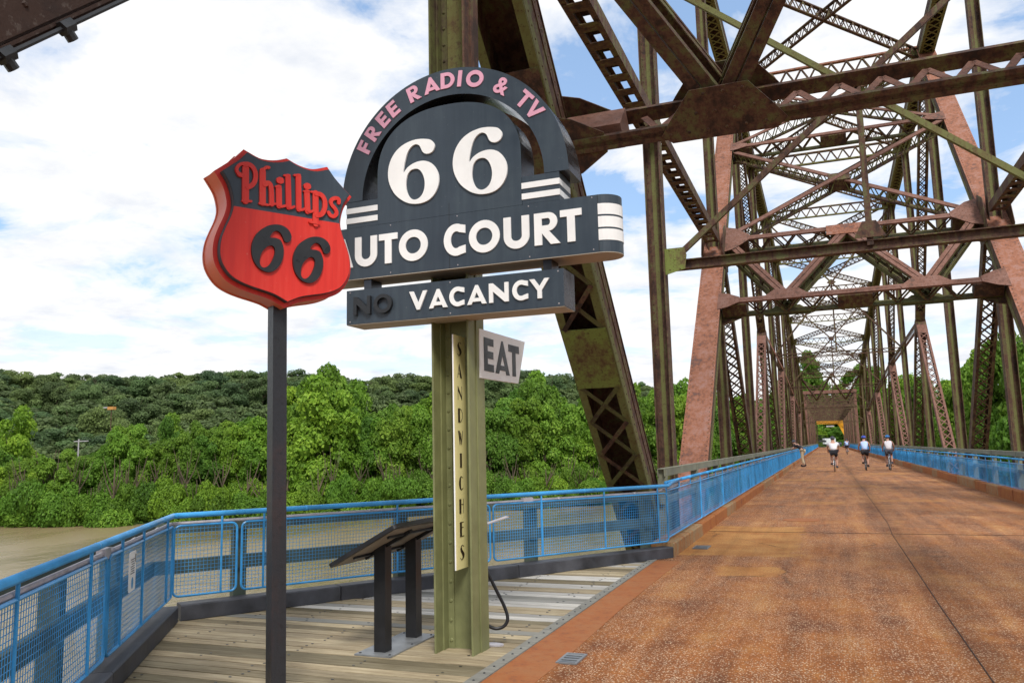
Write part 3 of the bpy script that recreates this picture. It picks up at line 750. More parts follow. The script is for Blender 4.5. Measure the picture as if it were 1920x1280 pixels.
def faced_member(par, name, X, p, q, sep=.5, dpt=.34, pitch=.44, mat='pink', lmat='pink', top=.35, cap='pink'):
    """two bars apart across the bridge, double latticed on the upper and lower faces"""
    t, n_ = perp(p, q); a = P3(X, p); b = P3(X, q); m = MB(); l_ = MB(); xx = V((1, 0, 0))
    for s_ in (-1, 1):
        m.beam(a + xx * s_ * sep / 2, b + xx * s_ * sep / 2, .02, dpt, n_)
        for k in (-1, 1): m.beam(a + xx * s_ * (sep / 2 - .045) + n_ * k * (dpt / 2 - .008), b + xx * s_ * (sep / 2 - .045) + n_ * k * (dpt / 2 - .008), .07, .016, n_)
    for k in (-1, 1):
        m.beam(b - t * .7 + n_ * k * (dpt / 2 + .008), b + n_ * k * (dpt / 2 + .008), sep, .014, n_)
        m.beam(a + n_ * k * (dpt / 2 + .008), a + t * .7 + n_ * k * (dpt / 2 + .008), sep, .014, n_)
    o = m.build(name, mat, par)
    for k in (-1, 1):
        x = n_ * k * (dpt / 2); e = xx * (sep / 2 - .05)
        xlace(l_, a + t * .7 + e + x, b - t * .7 + e + x, a + t * .7 - e + x, b - t * .7 - e + x, pitch, .045, .010, n_)
    l_.build('lacing', lmat, o, kind='stuff'); return o
def strut(par, name, a, b, sepdir, sep=.6, bw=.20, bt=.05, pitch=.5, m0='steel', m1=None, lm='steel', double=False, end=.0, single_bars=True):
    """laced strut: two chords set apart along sepdir with lacing between"""
    a = V(a); b = V(b); t = (b - a).normalized(); s_ = V(sepdir); s_ = (s_ - s_.dot(t) * t).normalized(); c_ = t.cross(s_); m = MB(); l_ = MB()
    m.beam(a + s_ * sep / 2, b + s_ * sep / 2, bw, bt, s_, 0); m.beam(a - s_ * sep / 2, b - s_ * sep / 2, bw, bt, s_, 1)
    if end > 0:
        for k in (-1, 1):
            m.beam(a + c_ * k * (bw / 2 - .01), a + t * end + c_ * k * (bw / 2 - .01), .012, sep - bt, s_, 1); m.beam(b - t * end + c_ * k * (bw / 2 - .01), b + c_ * k * (bw / 2 - .01), .012, sep - bt, s_, 1)
    o = m.build(name, [m0, m1 or m0], par)
    for k in (-1, 1):
        if bw < .12 and k > 0: break
        x = c_ * k * (bw / 2 - .02) * (0 if bw < .12 else 1); e = s_ * (sep / 2 - bt / 2)
        xlace(l_, a + e + x + t * end, b + e + x - t * end, a - e + x + t * end, b - e + x - t * end, pitch, .05, .012, c_, double)
    l_.build('lacing', lm, o, kind='stuff'); return o
def gusset(par, polys, frame, w0, w1, mat, rv=None, rn=None, name='gusset_plate', r=.017):
    m = MB(); m.prism(polys, frame, w0, w1); o = m.build(name, mat, par)
    if rv:
        g = MB()
        for u, v in rv: g.dome(frame(u, v, w1), rn, r, 6)
        g.build('rivets', mat, o, kind='stuff')
    return o
def grid_rivets(poly, step, inset=.0):
    xs_ = [p[0] for p in poly]; ys_ = [p[1] for p in poly]; o = []
    def inside(x, y):
        c_ = False; j = len(poly) - 1
        for i in range(len(poly)):
            (xi, yi), (xj, yj) = poly[i], poly[j]
            if (yi > y) != (yj > y) and x < (xj - xi) * (y - yi) / (yj - yi) + xi: c_ = not c_
            j = i
        return c_
    cx, cy = sum(xs_) / len(xs_), sum(ys_) / len(ys_)
    y = min(ys_) + step / 2; k = 0
    while y < max(ys_):
        x = min(xs_) + step / 2 + (k % 2) * step / 2
        while x < max(xs_):
            if inside(cx + (x - cx) * 1.1, cy + (y - cy) * 1.1): o.append((x, y))
            x += step
        y += step; k += 1
    return o
YP = 16.2; PL = 10.2
def yk(k): return YP + PL * k
TOP2 = {0: 17.6, 2: 17.8, 4: 17.1, 6: 15.3, 8: 13.1, 10: 10.8}
def topz(k):
    if k in TOP2: return TOP2[k]
    return (TOP2[k - 1] + TOP2.get(k + 1, ZB)) / 2
ZM = 7.9

# ---- main span beyond the pier
S2 = thing('truss_span', 'long riveted through truss span beyond the pier with pink faded portal and lattice diagonals', 'bridge truss', (1.02, YP, ZB))
S2r = S2
class Off:      # children are modelled in world space: shift them under the empty
    pass
def with_root(root, fn):
    before = set(D.objects); fn()
    for o in D.objects:
        if o not in before and o.parent == root: o.location = V(o.location) - root.location
def pink_frame(sgn, Y0):
    """coordinate frame of the inclined portal plane: u across, v up the slope, w out of the cover side"""
    a = V((0, YP, ZB if sgn > 0 else -2.2)); q = V((0, YP + sgn * 2 * PL, 17.8 if sgn > 0 else 18.2)); t = (q - a).normalized(); n_ = V((0, -sgn * t.z, abs(t.y)))
    return a, t, n_
def portal(root, sgn, pk, near=False):
    """portal bracing in the plane of the inclined posts"""
    a, t, n_ = pink_frame(sgn, YP)
    def F(u, v, w_): return a + V((u, 0, 0)) + t * v + n_ * w_
    def vz(z): return (z - a.z) / t.z
    xl, xr = XL + .36, XR - .36; xc = 1.02
    fw = .24; bw_ = -.26      # cover side and underside planes
    cm = 'pinkdk' if pk else 'steel'; um = 'dkolive' if pk else 'brown'
    vlow, vup, vmid, vtop = vz(5.55), vz(8.0), vz(12.9), vz(17.2)
    if not pk: vlow, vup = vz(5.2) , vz(7.6)
    def chord(z_v, nm):
        m = MB()
        for w_, mi in ((fw + (.06 if near else 0), 0), (bw_ - (.06 if near else 0), 1)):
            for dv in ((0,) if near else (-.056, .056)): m.beam(F(xl, z_v + dv, w_), F(xr, z_v + dv, w_), .17 if near else .098, .06, n_, mi)
            m.beam(F(xl, z_v, w_ - .02), F(xr, z_v, w_ - .02), .06, .02, n_, mi)
        o = m.build(nm, [cm, um], root)
        if near:
            nn = 13
            for i in range(nn):
                u0 = xl + .9 + (xr - xl - 1.8) * i / nn; u1 = xl + .9 + (xr - xl - 1.8) * (i + .5) / nn; u2 = xl + .9 + (xr - xl - 1.8) * (i + 1) / nn
                for q0, q1, w0, w1 in ((u0, u1, fw - .04, bw_ + .04), (u1, u2, bw_ + .04, fw - .04)):
                    g = MB(); g.beam(F(q0, z_v, w0), F(q1, z_v, w1), .08, .012, t); g.build('lacing_bar', 'pinkdk', o)
        else:
            l_ = MB()
            for dv in (-.08, .08): xlace(l_, F(xl + .7, z_v + dv, fw), F(xr - .7, z_v + dv, fw), F(xl + .7, z_v + dv, bw_), F(xr - .7, z_v + dv, bw_), .72, .05, .012, t, False)
            l_.build('lacing', 'steel', o, kind='stuff')
        for xa, xb in ((xl, xl + .7), (xr - .7, xr), (xc - .45, xc + .45)):
            if near and xa == xc - .45: continue
            g = MB(); g.beam(F(xa, z_v, 0), F(xb, z_v, 0), .30, .42, n_); g.build('end_plate', 'pinkdk' if near else 'steel', o)
        return o
    chord(vlow, 'lower_portal_strut'); chord(vup, 'upper_portal_strut')
    if pk: chord(vmid, 'middle_portal_strut')
    q1, q3 = (xl + xc) / 2, (xr + xc) / 2
    for (u0, v0), (u1, v1) in (((q1, vlow + .1), (XL + .45, vup - .15)), ((q1, vlow + .1), (xc, vup - .1)), ((q3, vlow + .1), (xc, vup - .1)), ((q3, vlow + .1), (XR - .45, vup - .15))):
        m = MB()
        d_ = V((u1 - u0, v1 - v0)).normalized(); px = V((-d_.y, d_.x))
        for w_, mi in ((fw, 0), (bw_, 1)):
            for k in (-.07, .07):
                m.beam(F(u0 + px.x * k, v0 + px.y * k, w_), F(u1 + px.x * k, v1 + px.y * k, w_), .115, .05, n_, mi)
        for k in (-.11, .11):
            m.beam(F(u0 + px.x * k, v0 + px.y * k, fw - .06), F(u1 + px.x * k, v1 + px.y * k, fw - .06), .014, .10, n_, 1)
            m.beam(F(u0 + px.x * k, v0 + px.y * k, bw_ + .06), F(u1 + px.x * k, v1 + px.y * k, bw_ + .06), .014, .10, n_, 1)
        o = m.build('knee_brace', [cm, um], root)
        if not near:
            l_ = MB(); xlace(l_, F(u0, v0, fw), F(u1, v1, fw), F(u0, v0, bw_), F(u1, v1, bw_), .6, .05, .012, t, False); l_.build('lacing', 'steel', o, kind='stuff')
    # gussets
    def FR(w_): return lambda u, v, w2: F(u, v, w_ + w2)
    gm = 'pinkdk' if pk else 'brown'
    for q in (q1, q3):
        poly = [(q - .62, vlow - .13), (q + .62, vlow - .13), (q + .66, vlow - .02), (q + .34, vlow + .34), (q - .34, vlow + .34), (q - .66, vlow - .02)]
        if sgn > 0: gusset(root, [poly], FR(fw + .035), 0, .014, gm, grid_rivets(poly, .15), n_)
        poly2 = [(q - .66, vlow - .02), (q - .56, vlow + .12), (q - .30, vlow + .44), (q + .30, vlow + .44), (q + .56, vlow + .12), (q + .66, vlow - .02), (q + .55, vlow - .12), (q - .55, vlow - .12)]
        if sgn < 0:
            gusset(root, [poly2], FR(bw_ - .10), 0, -.016, 'brown', grid_rivets(poly2, .2), -n_, r=.02)
            gusset(root, [poly2], FR(fw + .10), 0, .014, 'brown')
        else: gusset(root, [poly], FR(bw_ - .05), 0, -.014, 'dkolive')
    if pk:
        poly = [(xc - .62, vup - .16), (xc + .62, vup - .16), (xc + .55, vup + .14), (xc - .55, vup + .14)]
        poly = [(xc - .58, vup - .40), (xc - .30, vup - .42), (xc + .30, vup - .42), (xc + .58, vup - .40), (xc + .58, vup + .14), (xc - .58, vup + .14)]
        gusset(root, [poly], FR(fw + .035), 0, .014, 'pink', grid_rivets(poly, .15), n_)
    for s_, xe in ((1, XL), (-1, XR)):
        for vv_, hh, dd in ((vlow, .42, .62), (vup, .78, .85)) + (((vmid, .34, .62),) if pk else ()):
            e = xe + s_ * .26
            poly = [(e, vv_ - hh), (e, vv_ + hh), (e + s_ * dd * .45, vv_ + hh * .8), (e + s_ * dd, vv_ + .12), (e + s_ * dd, vv_ - .12), (e + s_ * dd * .45, vv_ - hh * .8)]
            if s_ < 0: poly = poly[::-1]
            gusset(root, [poly], FR(fw + .035), 0, .016, gm if pk else 'brown', grid_rivets(poly, .14) if pk else None, n_)
            gusset(root, [poly], FR(bw_ - .05), 0, -.014, 'steel')
    # crossed bracing above
    if pk:
        for va, vb in ((vup, vmid), (vmid, vtop)):
            for (u0, v0), (u1, v1), cw in (((XL + .4, va + .25), (XR - .4, vb - .25), 0), ((XR - .4, va + .25), (XL + .4, vb - .25), .0)):
                fw2 = fw - (.02 if u0 < u1 else .09)
                a0, b0 = F(u0, v0, -.02), F(u1, v1, -.02)
                m = MB(); ax = (b0 - a0).normalized()
                for w_, mi in ((fw2, 0), (bw_ + .03, 1)):
                    m.beam(F(u0, v0, w_), F(u1, v1, w_), .17, .05, n_, mi)
                o = m.build('cross_brace', ['pinkdk', 'steel'], root)
                l_ = MB(); pd = V((-(v1 - v0), u1 - u0)).normalized() * .07
                for k in (-1, 1): xlace(l_, F(u0 + pd.x * k, v0 + pd.y * k, fw2), F(u1 + pd.x * k, v1 + pd.y * k, fw2), F(u0 + pd.x * k, v0 + pd.y * k, bw_), F(u1 + pd.x * k, v1 + pd.y * k, bw_), .5, .045, .01, t.cross(n_) + t, False)
                l_.build('lacing', 'olive', o, kind='stuff')
            g = MB(); g.beam(F(xc - .35, (va + vb) / 2, 0), F(xc + .35, (va + vb) / 2, 0), .5, .44, n_); g.build('centre_plate', 'steel', root)
def sway(root, y, zt, zs, hang=True, light=False):
    """transverse frame at a panel point: top strut, thin crossed rods, hanger and lower strut"""
    xl, xr = XL + .2, XR - .2
    strut(root, 'top_strut', (xl, y, zt - .1), (xr, y, zt - .1), (0, 0, 1), .62, .22, .07, .62, 'pink' if y < 40 else 'steel', 'olive', 'steel', end=.35)
    if zs is None: return
    m = MB(); m.beam((xl, y, zs), (xr, y, zs), .22, .05, (0, 0, 1)); m.beam((xl, y, zs - .22), (xr, y, zs - .22), .22, .05, (0, 0, 1)); o = m.build('sway_strut', 'brown', root)
    l_ = MB(); xlace(l_, (xl, y, zs - .02), (xr, y, zs - .02), (xl, y, zs - .2), (xr, y, zs - .2), .5, .04, .01, (0, 1, 0), False); l_.build('lacing', 'steel', o, kind='stuff')
    for s_ in (0, 1):
        a = (xl, y + .05 * (1 if s_ else -1), zs + .1) if s_ else (xr, y - .05, zs + .1); b = (xr, y + .05, zt - .5) if s_ else (xl, y - .05, zt - .5)
        m = MB(); m.beam(a, b, .10, .10, (0, 1, 0)); m.build('sway_rod', 'steel', root)
    zc = (zs + zt - .4) / 2
    m = MB(); m.beam((1.02, y, zs), (1.02, y, zc), .09, .09, (0, 1, 0)); m.build('hanger', 'steel', root)
    m = MB(); m.prism([[(1.02 - .3, zc), (1.02, zc - .22), (1.02 + .3, zc), (1.02, zc + .22)]], lambda u, v, w_: (u, y - .11 + w_, v), 0, .012); m.build('gusset_plate', 'steel', root)
def lateral(root, y0, z0, y1, z1):
    a0, a1 = (XL + .25, y0, z0), (XR - .25, y1, z1); b0, b1 = (XR - .25, y0, z0 + .01), (XL + .25, y1, z1 + .01)
    for p, q in ((a0, a1), (b0, b1)): strut(root, 'lateral_brace', p, q, (0, 0, 1), .42, .14, .05, .5, 'steel', 'brown', 'steel')
def chord_member(root, X, p, q, mat='steel'):
    return box_member(root, 'top_chord', X, p, q, .56, .5, 'brown', 'steel', pitch=.55)
def bottom_chord(root, X, y0, y1):
    m = MB()
    for s_ in (-1, 1): m.box(X + s_ * .24 - .012, X + s_ * .24 + .012, y0, y1, ZB - .28, ZB + .28)
    m.box(X - .225, X + .225, y0, y1, ZB + .24, ZB + .255); return m.build('bottom_chord', 'steel', root)
def build_s2():
    r = S2
    for X in (XL, XR):
        nr = True
        box_member(r, 'inclined_post', X, (YP, ZB), (yk(1) - .0, ZB + (17.8 - ZB) / 2), .62, .5, 'pink', 'steel', rivets=True, pitch=.6, plates=((0, 3.6, 'brown'), (12.6, 14.2, 'green')))
        box_member(r, 'inclined_post', X, (yk(1), ZB + (17.8 - ZB) / 2), (yk(2), 17.8), .60, .48, 'pink', 'steel', rivets=True, pitch=.6, plates=((0, 1.2, 'green'), (12.8, 14.2, 'green')))
        vertical(r, X, YP, ZB, 17.4, rivets=True)
        chord_member(r, X, (yk(0), 17.6), (yk(2), 17.8))
        for k in range(1, 12): 
            zt = topz(k) if k < 11 else 4.0
            if k == 1: zt = 17.6
            vertical(r, X, yk(k), ZB, zt, rivets=k < 3, d=.34)
        for k in (2, 4, 6, 8):
            zm = (topz(k) + ZB) / 2
            chord_member(r, X, (yk(k), topz(k)), (yk(k + 2), topz(k + 2)))
            # main diagonal, falling away from the pier
            faced_member(r, 'diagonal', X, (yk(k) + .3, topz(k) - .3), (yk(k + 1), zm + .2), .42, .34, .42, 'steel', 'brown')
            faced_member(r, 'diagonal', X, (yk(k + 1), zm), (yk(k + 2) - .2, ZB + .3), .50, .40, .46, 'steel', 'brown')
            faced_member(r, 'sub_strut', X, (yk(k) + .3, ZB + .3), (yk(k + 1) - .25, zm - .25), .46, .34, .46, 'pinkdk', 'pinkdk')
            m = MB(); m.beam((X, yk(k + 1) - .55, zm - .6), (X, yk(k + 1) + .1, zm + .1), .5, .36, (0, -1, 1)); m.build('node_plate', 'steel', r)
        faced_member(r, 'diagonal', X, (yk(1) + .2, ZM - .1), (yk(2) - .2, ZB + .3), .52, .42, .46, 'steel', 'brown')
        box_member(r, 'inclined_post', X, (yk(10), 10.8), (yk(12), ZB), .56, .46, 'brown', 'brown')
        for k in (3, 5, 7): strut(r, 'side_tie', (X, yk(k), (topz(k - 1) + ZB) / 2 + .1), (X, yk(k + 2), (topz(k + 1) + ZB) / 2 + .1), (1, 0, 0), .3, .16, .04, .5, 'pink', 'brown', 'steel')
        bottom_chord(r, X, YP - .3, yk(12))
        # joint plates at the pink post's middle node, on the road side
        s_ = 1 if X < 1 else -1; xf = X + s_ * .335
        poly = [(yk(1) - .75, ZM - .35), (yk(1) - .45, ZM - .75), (yk(1) + .5, ZM - .75), (yk(1) + .75, ZM + .35), (yk(1) + .35, ZM + .85), (yk(1) - .35, ZM + .55)]
        for xx_ in (X + .33, X - .345):
            gusset(r, [poly], (lambda xx_: lambda u, v, w_: (xx_ + w_, u, v))(xx_), 0, .016, 'steel')
    portal(r, 1, True)
    # pier frame: thin lower strut with cleats, crossed rods and hanger
    m = MB(); z = 5.17
    m.box(XL + .17, XR - .17, YP - .10, YP + .10, z - .10, z - .08); m.box(XL + .17, XR - .17, YP - .015, YP + .0, z - .08, z + .08, 1); m.box(XL + .17, XR - .17, YP - .10, YP + .10, z + .08, z + .10); m.build('pier_strut', ['steel', 'brown'], r)
    for s_, xe in ((1, XL + .17), (-1, XR - .17)):
        poly = [(xe, z - .20), (xe, z + .34), (xe + s_ * .40, z + .34), (xe + s_ * .44, z + .18), (xe + s_ * .40, z - .10)]
        if s_ < 0: poly = poly[::-1]
        pp = [(u, v) for u, v in grid_rivets(poly, .2)]
        gusset(r, [poly], lambda u, v, w_: (u, YP - .11 - w_, v), 0, .014, 'green', pp, (0, -1, 0), r=.022)
    for (xa, za), (xb, zb), dy in (((XL + .5, z + .25), (XR - .2, 11.5), -.04), ((XR - .5, z + .25), (XL + .2, 11.5), .12)):
        m = MB(); m.beam((xa, YP + dy, za), (xb, YP + dy, zb), .11, .10, (0, 1, 0)); m.build('pier_rod', 'olive' if dy > 0 else 'brown', r)
    m = MB(); m.beam((1.02, YP - .04, z), (1.02, YP - .04, 8.5), .11, .10, (0, 1, 0)); m.build('hanger', 'brown', r)
    poly = [(1.02 - .28, z + .14), (1.02 + .28, z + .14), (1.02 + .12, z + .45), (1.02 - .12, z + .45)]
    gusset(r, [poly], lambda u, v, w_: (u, YP - .12 - w_, v), 0, .014, 'brown')
    poly = [(.90, 8.4), (1.02, 8.3), (1.14, 8.4), (1.02, 8.5)]
    gusset(r, [poly], lambda u, v, w_: (u, YP - .12 - w_, v), 0, .014, 'olive')
    strut(r, 'top_strut', (XL + .2, YP, 11.6), (XR - .2, YP, 11.6), (0, 0, 1), .5, .22, .07, .6, 'steel', 'olive', 'steel', end=.35)
    strut(r, 'top_strut', (XL + .2, YP, 17.5), (XR - .2, YP, 17.5), (0, 0, 1), .6, .22, .07, .6, 'steel', 'olive', 'steel', end=.35)
    strut(r, 'top_strut', (XL + .2, yk(1), 17.6), (XR - .2, yk(1), 17.6), (0, 0, 1), .6, .22, .07, .6, 'steel', 'olive', 'steel', end=.35)
    lateral(r, YP, 17.5, yk(1), 17.6)
    for k in range(1, 10): lateral(r, yk(k), topz(k), yk(k + 1), topz(k + 1))
    sway(r, yk(2), 17.9, None)
    for k in range(3, 11): sway(r, yk(k), topz(k), (topz(k) + ZB) / 2 + .2 if k % 2 == 0 else None)
    # end portal of the span
    a = V((0, yk(12), ZB)); q = V((0, yk(10), 10.8)); t = (q - a).normalized()
    for z in (7.4, 10.6):
        p = a + t * ((z - ZB) / t.z); strut(r, 'end_portal_strut', (XL + .2, p.y, z), (XR - .2, p.y, z), (0, 0, 1), .55, .3, .08, .6, 'brown', 'brown', 'steel')
    for x0, x1 in ((XL + .3, -.9), (1.02, -.9), (1.02, 2.95), (XR - .3, 2.95)):
        p = a + t * ((10.4 - ZB) / t.z); q2 = a + t * ((7.5 - ZB) / t.z); m = MB(); m.beam((x0, p.y, 10.4), (x1, q2.y, 7.5), .2, .2); m.build('knee_brace', 'brown', r)
with_root(S2, build_s2)

# ---- span above and behind the camera
S1 = thing('truss_span', 'near truss span overhead with laced inclined posts and riveted lower portal strut', 'bridge truss', (1.02, -4.2, ZB))
def sign_vertical(r):
    x0, x1, y0, yw, y1 = -2.935, -2.605, 5.815, 6.035, 6.095
    def seg(z0, zt, mats, nm):
        m = MB()
        m.box(x0, x0 + .016, y0, y1, z0, zt, 0); m.box(x1 - .016, x1, y0, y1, z0, zt, 1)
        m.box(x0 + .016, x1 - .016, yw, yw + .014, z0, zt, 2)
        m.box(x0 + .016, x0 + .075, yw - .014, yw - .002, z0, zt, 0); m.box(x1 - .075, x1 - .016, yw - .014, yw - .002, z0, zt, 0)
        m.box(x1 + .001, x1 + .012, yw - .09, y1, z0, zt, 1); m.box(x0 + .016, x0 + .026, yw - .10, yw - .015, z0, zt, 0)
        o = m.build(nm, mats, r); g = MB(); z = z0 + .06
        while z < min(zt, 9):
            g.dome((x0 + .048, yw - .014, z), (0, -1, 0), .016, 8); g.dome((x1 - .048, yw - .014, z + .05), (0, -1, 0), .012, 6); z += .151
        g.build('rivets', mats[0], o, kind='stuff')
    seg(-.3, 3.2, ['postolive'] * 3, 'painted_vertical'); seg(3.2, 17.6, ['dkolive', 'brown', 'olive'], 'vertical')
def build_s1():
    r = S1
    t_ = 1.0
    for X in (XL, XR):
        p_mid = (YP - PL, 8.0)
        # lower half of the inclined post: open lacing, stay plates as in the photograph
        box_member(r, 'inclined_post', X, (YP - .05, -2.2), p_mid, .64, .5, 'brown', 'brown', rivets=True, pitch=.66, near=(X < 0), openafter=11.4,
                   plates=((0, 1.3, 'brown'), (6.75, 7.8, 'green'), (9.2, 11.4, 'brown')))
        box_member(r, 'inclined_post', X, p_mid, (YP - 2 * PL, 18.2), .6, .48, 'brown', 'brown', plates=((0, 1., 'brown'),))
        chord_member(r, X, (YP - .2, 17.6), (YP - 2 * PL, 17.8))
        if X > 0: vertical(r, X, YP - PL, ZB, 17.6, rivets=True)
        else: sign_vertical(r)
        vertical(r, X, YP - 2 * PL, ZB, 17.6)
        # diagonal falling back from the middle node, with a thin rod slung under it
        box_member(r, 'rear_diagonal', X, (6.0, 7.33), (-4.0, -2.30), .58, .5, 'rustshade', 'rustshade', plates=((0, 14.2, 'rustshade'),), rivets=True, under='rustshade')
        strut(r, 'side_tie', (X, YP - PL - .2, 8.1), (X, YP - 2 * PL, 8.1), (1, 0, 0), .36, .2, .04, .5, 'brown', 'brown')
        bottom_chord(r, X, YP - 2 * PL, YP + .0)
    lateral(r, YP - PL, 17.6, YP, 17.5)
    portal(r, -1, False, True)
with_root(S1, build_s1)
o = MB(); a_ = V((-2.67, 1.20, 2.315)); b_ = V((-2.67, 5.4, 6.365)); tdir = (b_ - a_).normalized(); o.tube([a_, b_], .011, 6)
for k in (.99, 1.32):
    p = a_ + tdir * k; o.tube([p - tdir * .03, p + tdir * .03], .030, 6); o.tube([p + V((0, -.01, .0)), p + V((0, .035, -.04))], .022, 8)
o = o.build('tension_rod', 'darkletter'); o.parent = S1; o.location = -S1.location

# ---- level battened ties joining the two inclined posts over the pier
for X, lab in ((XL, 'battened steel tie with square openings joining the two posts above the left truss'), (XR, 'battened steel tie with square openings joining the two posts above the right truss')):
    t = thing('battened_tie', lab, 'steel tie', (X, YP, 8.1), 'level ties between the truss spans')
    y0, y1 = -(PL - .2), PL - .5
    for s_ in (-1, 1):
        m = MB(); x = s_ * .20; m.box(x - .014, x + .014, y0, y1, -.13, .13)
        xe = x - s_ * .014; m.box(min(xe, xe - s_ * .07), max(xe, xe - s_ * .07), y0, y1, -.13, -.116); m.box(min(xe, xe - s_ * .07), max(xe, xe - s_ * .07), y0, y1, .116, .13)
        m.build('side_channel', 'brown', t)
    m = MB(); m.box(-.20, .20, -.13, .13, -.146, -.132); me = m.mesh('batten_plate', 'steel')
    n_ = int((y1 - y0) / .62)
    for i in range(n_ + 1):
        for z in (0, .278):
            q = link('batten_plate', me, t); q.location = (0, y0 + .2 + i * .62, z)
    
# ---- low span after it: level top chord, upright ends
S3 = thing('truss_span', 'low far truss span with level top chord and pink portal seen through the bridge', 'bridge truss', (1.02, 148, 0))
def build_s3():
    r = S3; zt = 10.0; n_ = 16; pl = 7.0
    for X in (XL, XR):
        for k in range(n_ + 1):
            y = 148 + k * pl; m = MB(); m.box(X - .2, X + .2, y - .2, y + .2, -2, zt); m.build('vertical', 'pinkdk' if k % 3 == 0 else 'brown', r)
        m = MB(); m.box(X - .25, X + .25, 148, 148 + n_ * pl, zt - .25, zt + .25); m.build('top_chord', 'steel', r)
        for k in range(n_): m = MB(); m.beam((X, 148 + k * pl, zt if k % 2 else -1), (X, 148 + (k + 1) * pl, -1 if k % 2 else zt), .3, .2); m.build('diagonal', 'brown', r)
    m = MB(); m.box(XL - .3, XR + .3, 147.6, 148.0, zt - .25, zt + .3); m.build('portal_strut', 'pinkdk', r)
    for k in range(n_ + 1):
        y = 148 + k * pl + .3
        strut(r, 'top_strut', (XL, y, zt - 1.3), (XR, y, zt - 1.3), (0, 0, 1), 2.0, .3, .2, 1.1, 'steel', 'brown', 'brown')
    for x0, x1 in ((XL, -1.9), (-.1, -1.9), (-.1, 1.02), (2.1, 1.02), (2.1, 3.9), (XR, 3.9)):
        m = MB(); m.beam((x0, 147.7, zt - .2), (x1, 147.7, zt - 2.4), .18, .2); m.build('knee_brace', 'brown', r)
    m = MB(); m.box(XL, XR, 147.6, 147.9, zt - 2.6, zt - 2.3); m.build('lower_portal_strut', 'brown', r)
with_root(S3, build_s3)
# yellow height frame near the far end of the bridge
t = thing('height_frame', 'yellow painted steel frame across the far end of the bridge', 'frame', (1.5, 256, 0))
m = MB(); m.box(-3.9, 4.0, -.2, .2, 6.75, 8.05); m.build('cross_beam', 'yellow', t)
m = MB(); m.prism([[(4.0, 2.6), (4.2, 8.05), (4.0, 8.05), (3.995, 6.75), (1.75, 6.75), (1.76, 6.72), (2.4, 5.6), (3.7, 2.6)]][:1], lambda u, v, w_: (u, -w_, v), -.15, .15); m.build('corner_bracket', 'yellow', t)
for x in (-3.95, 4.3): m = MB(); m.box(x - .15, x + .15, -.15, .15, 0, 6.74 if x < 0 else 2.6); m.build('post', 'brown', t)
m = MB(); m.box(-1.3, .9, .25, .3, 5.9, 6.35); m.build('hanging_board', 'white', t)
t = thing('gate', 'dark tall mesh gate folded open at the far left of the deck', 'gate', (-2.1, 243, 0))
m = MB()
for i in range(14): m.beam((0 + i * .12, i * .3, .1), (0 + i * .12, i * .3, 3.4), .05, .05)
m.build('bars', 'darkletter', t, kind='stuff'); m = MB(); m.beam((0, 0, 3.4), (1.6, 4, 3.4), .08, .08); m.beam((0, 0, .1), (1.6, 4, .1), .08, .08); m.beam((0, 0, 1.8), (1.6, 4, 1.8), .08, .6); m.build('frame', 'darkletter', t)

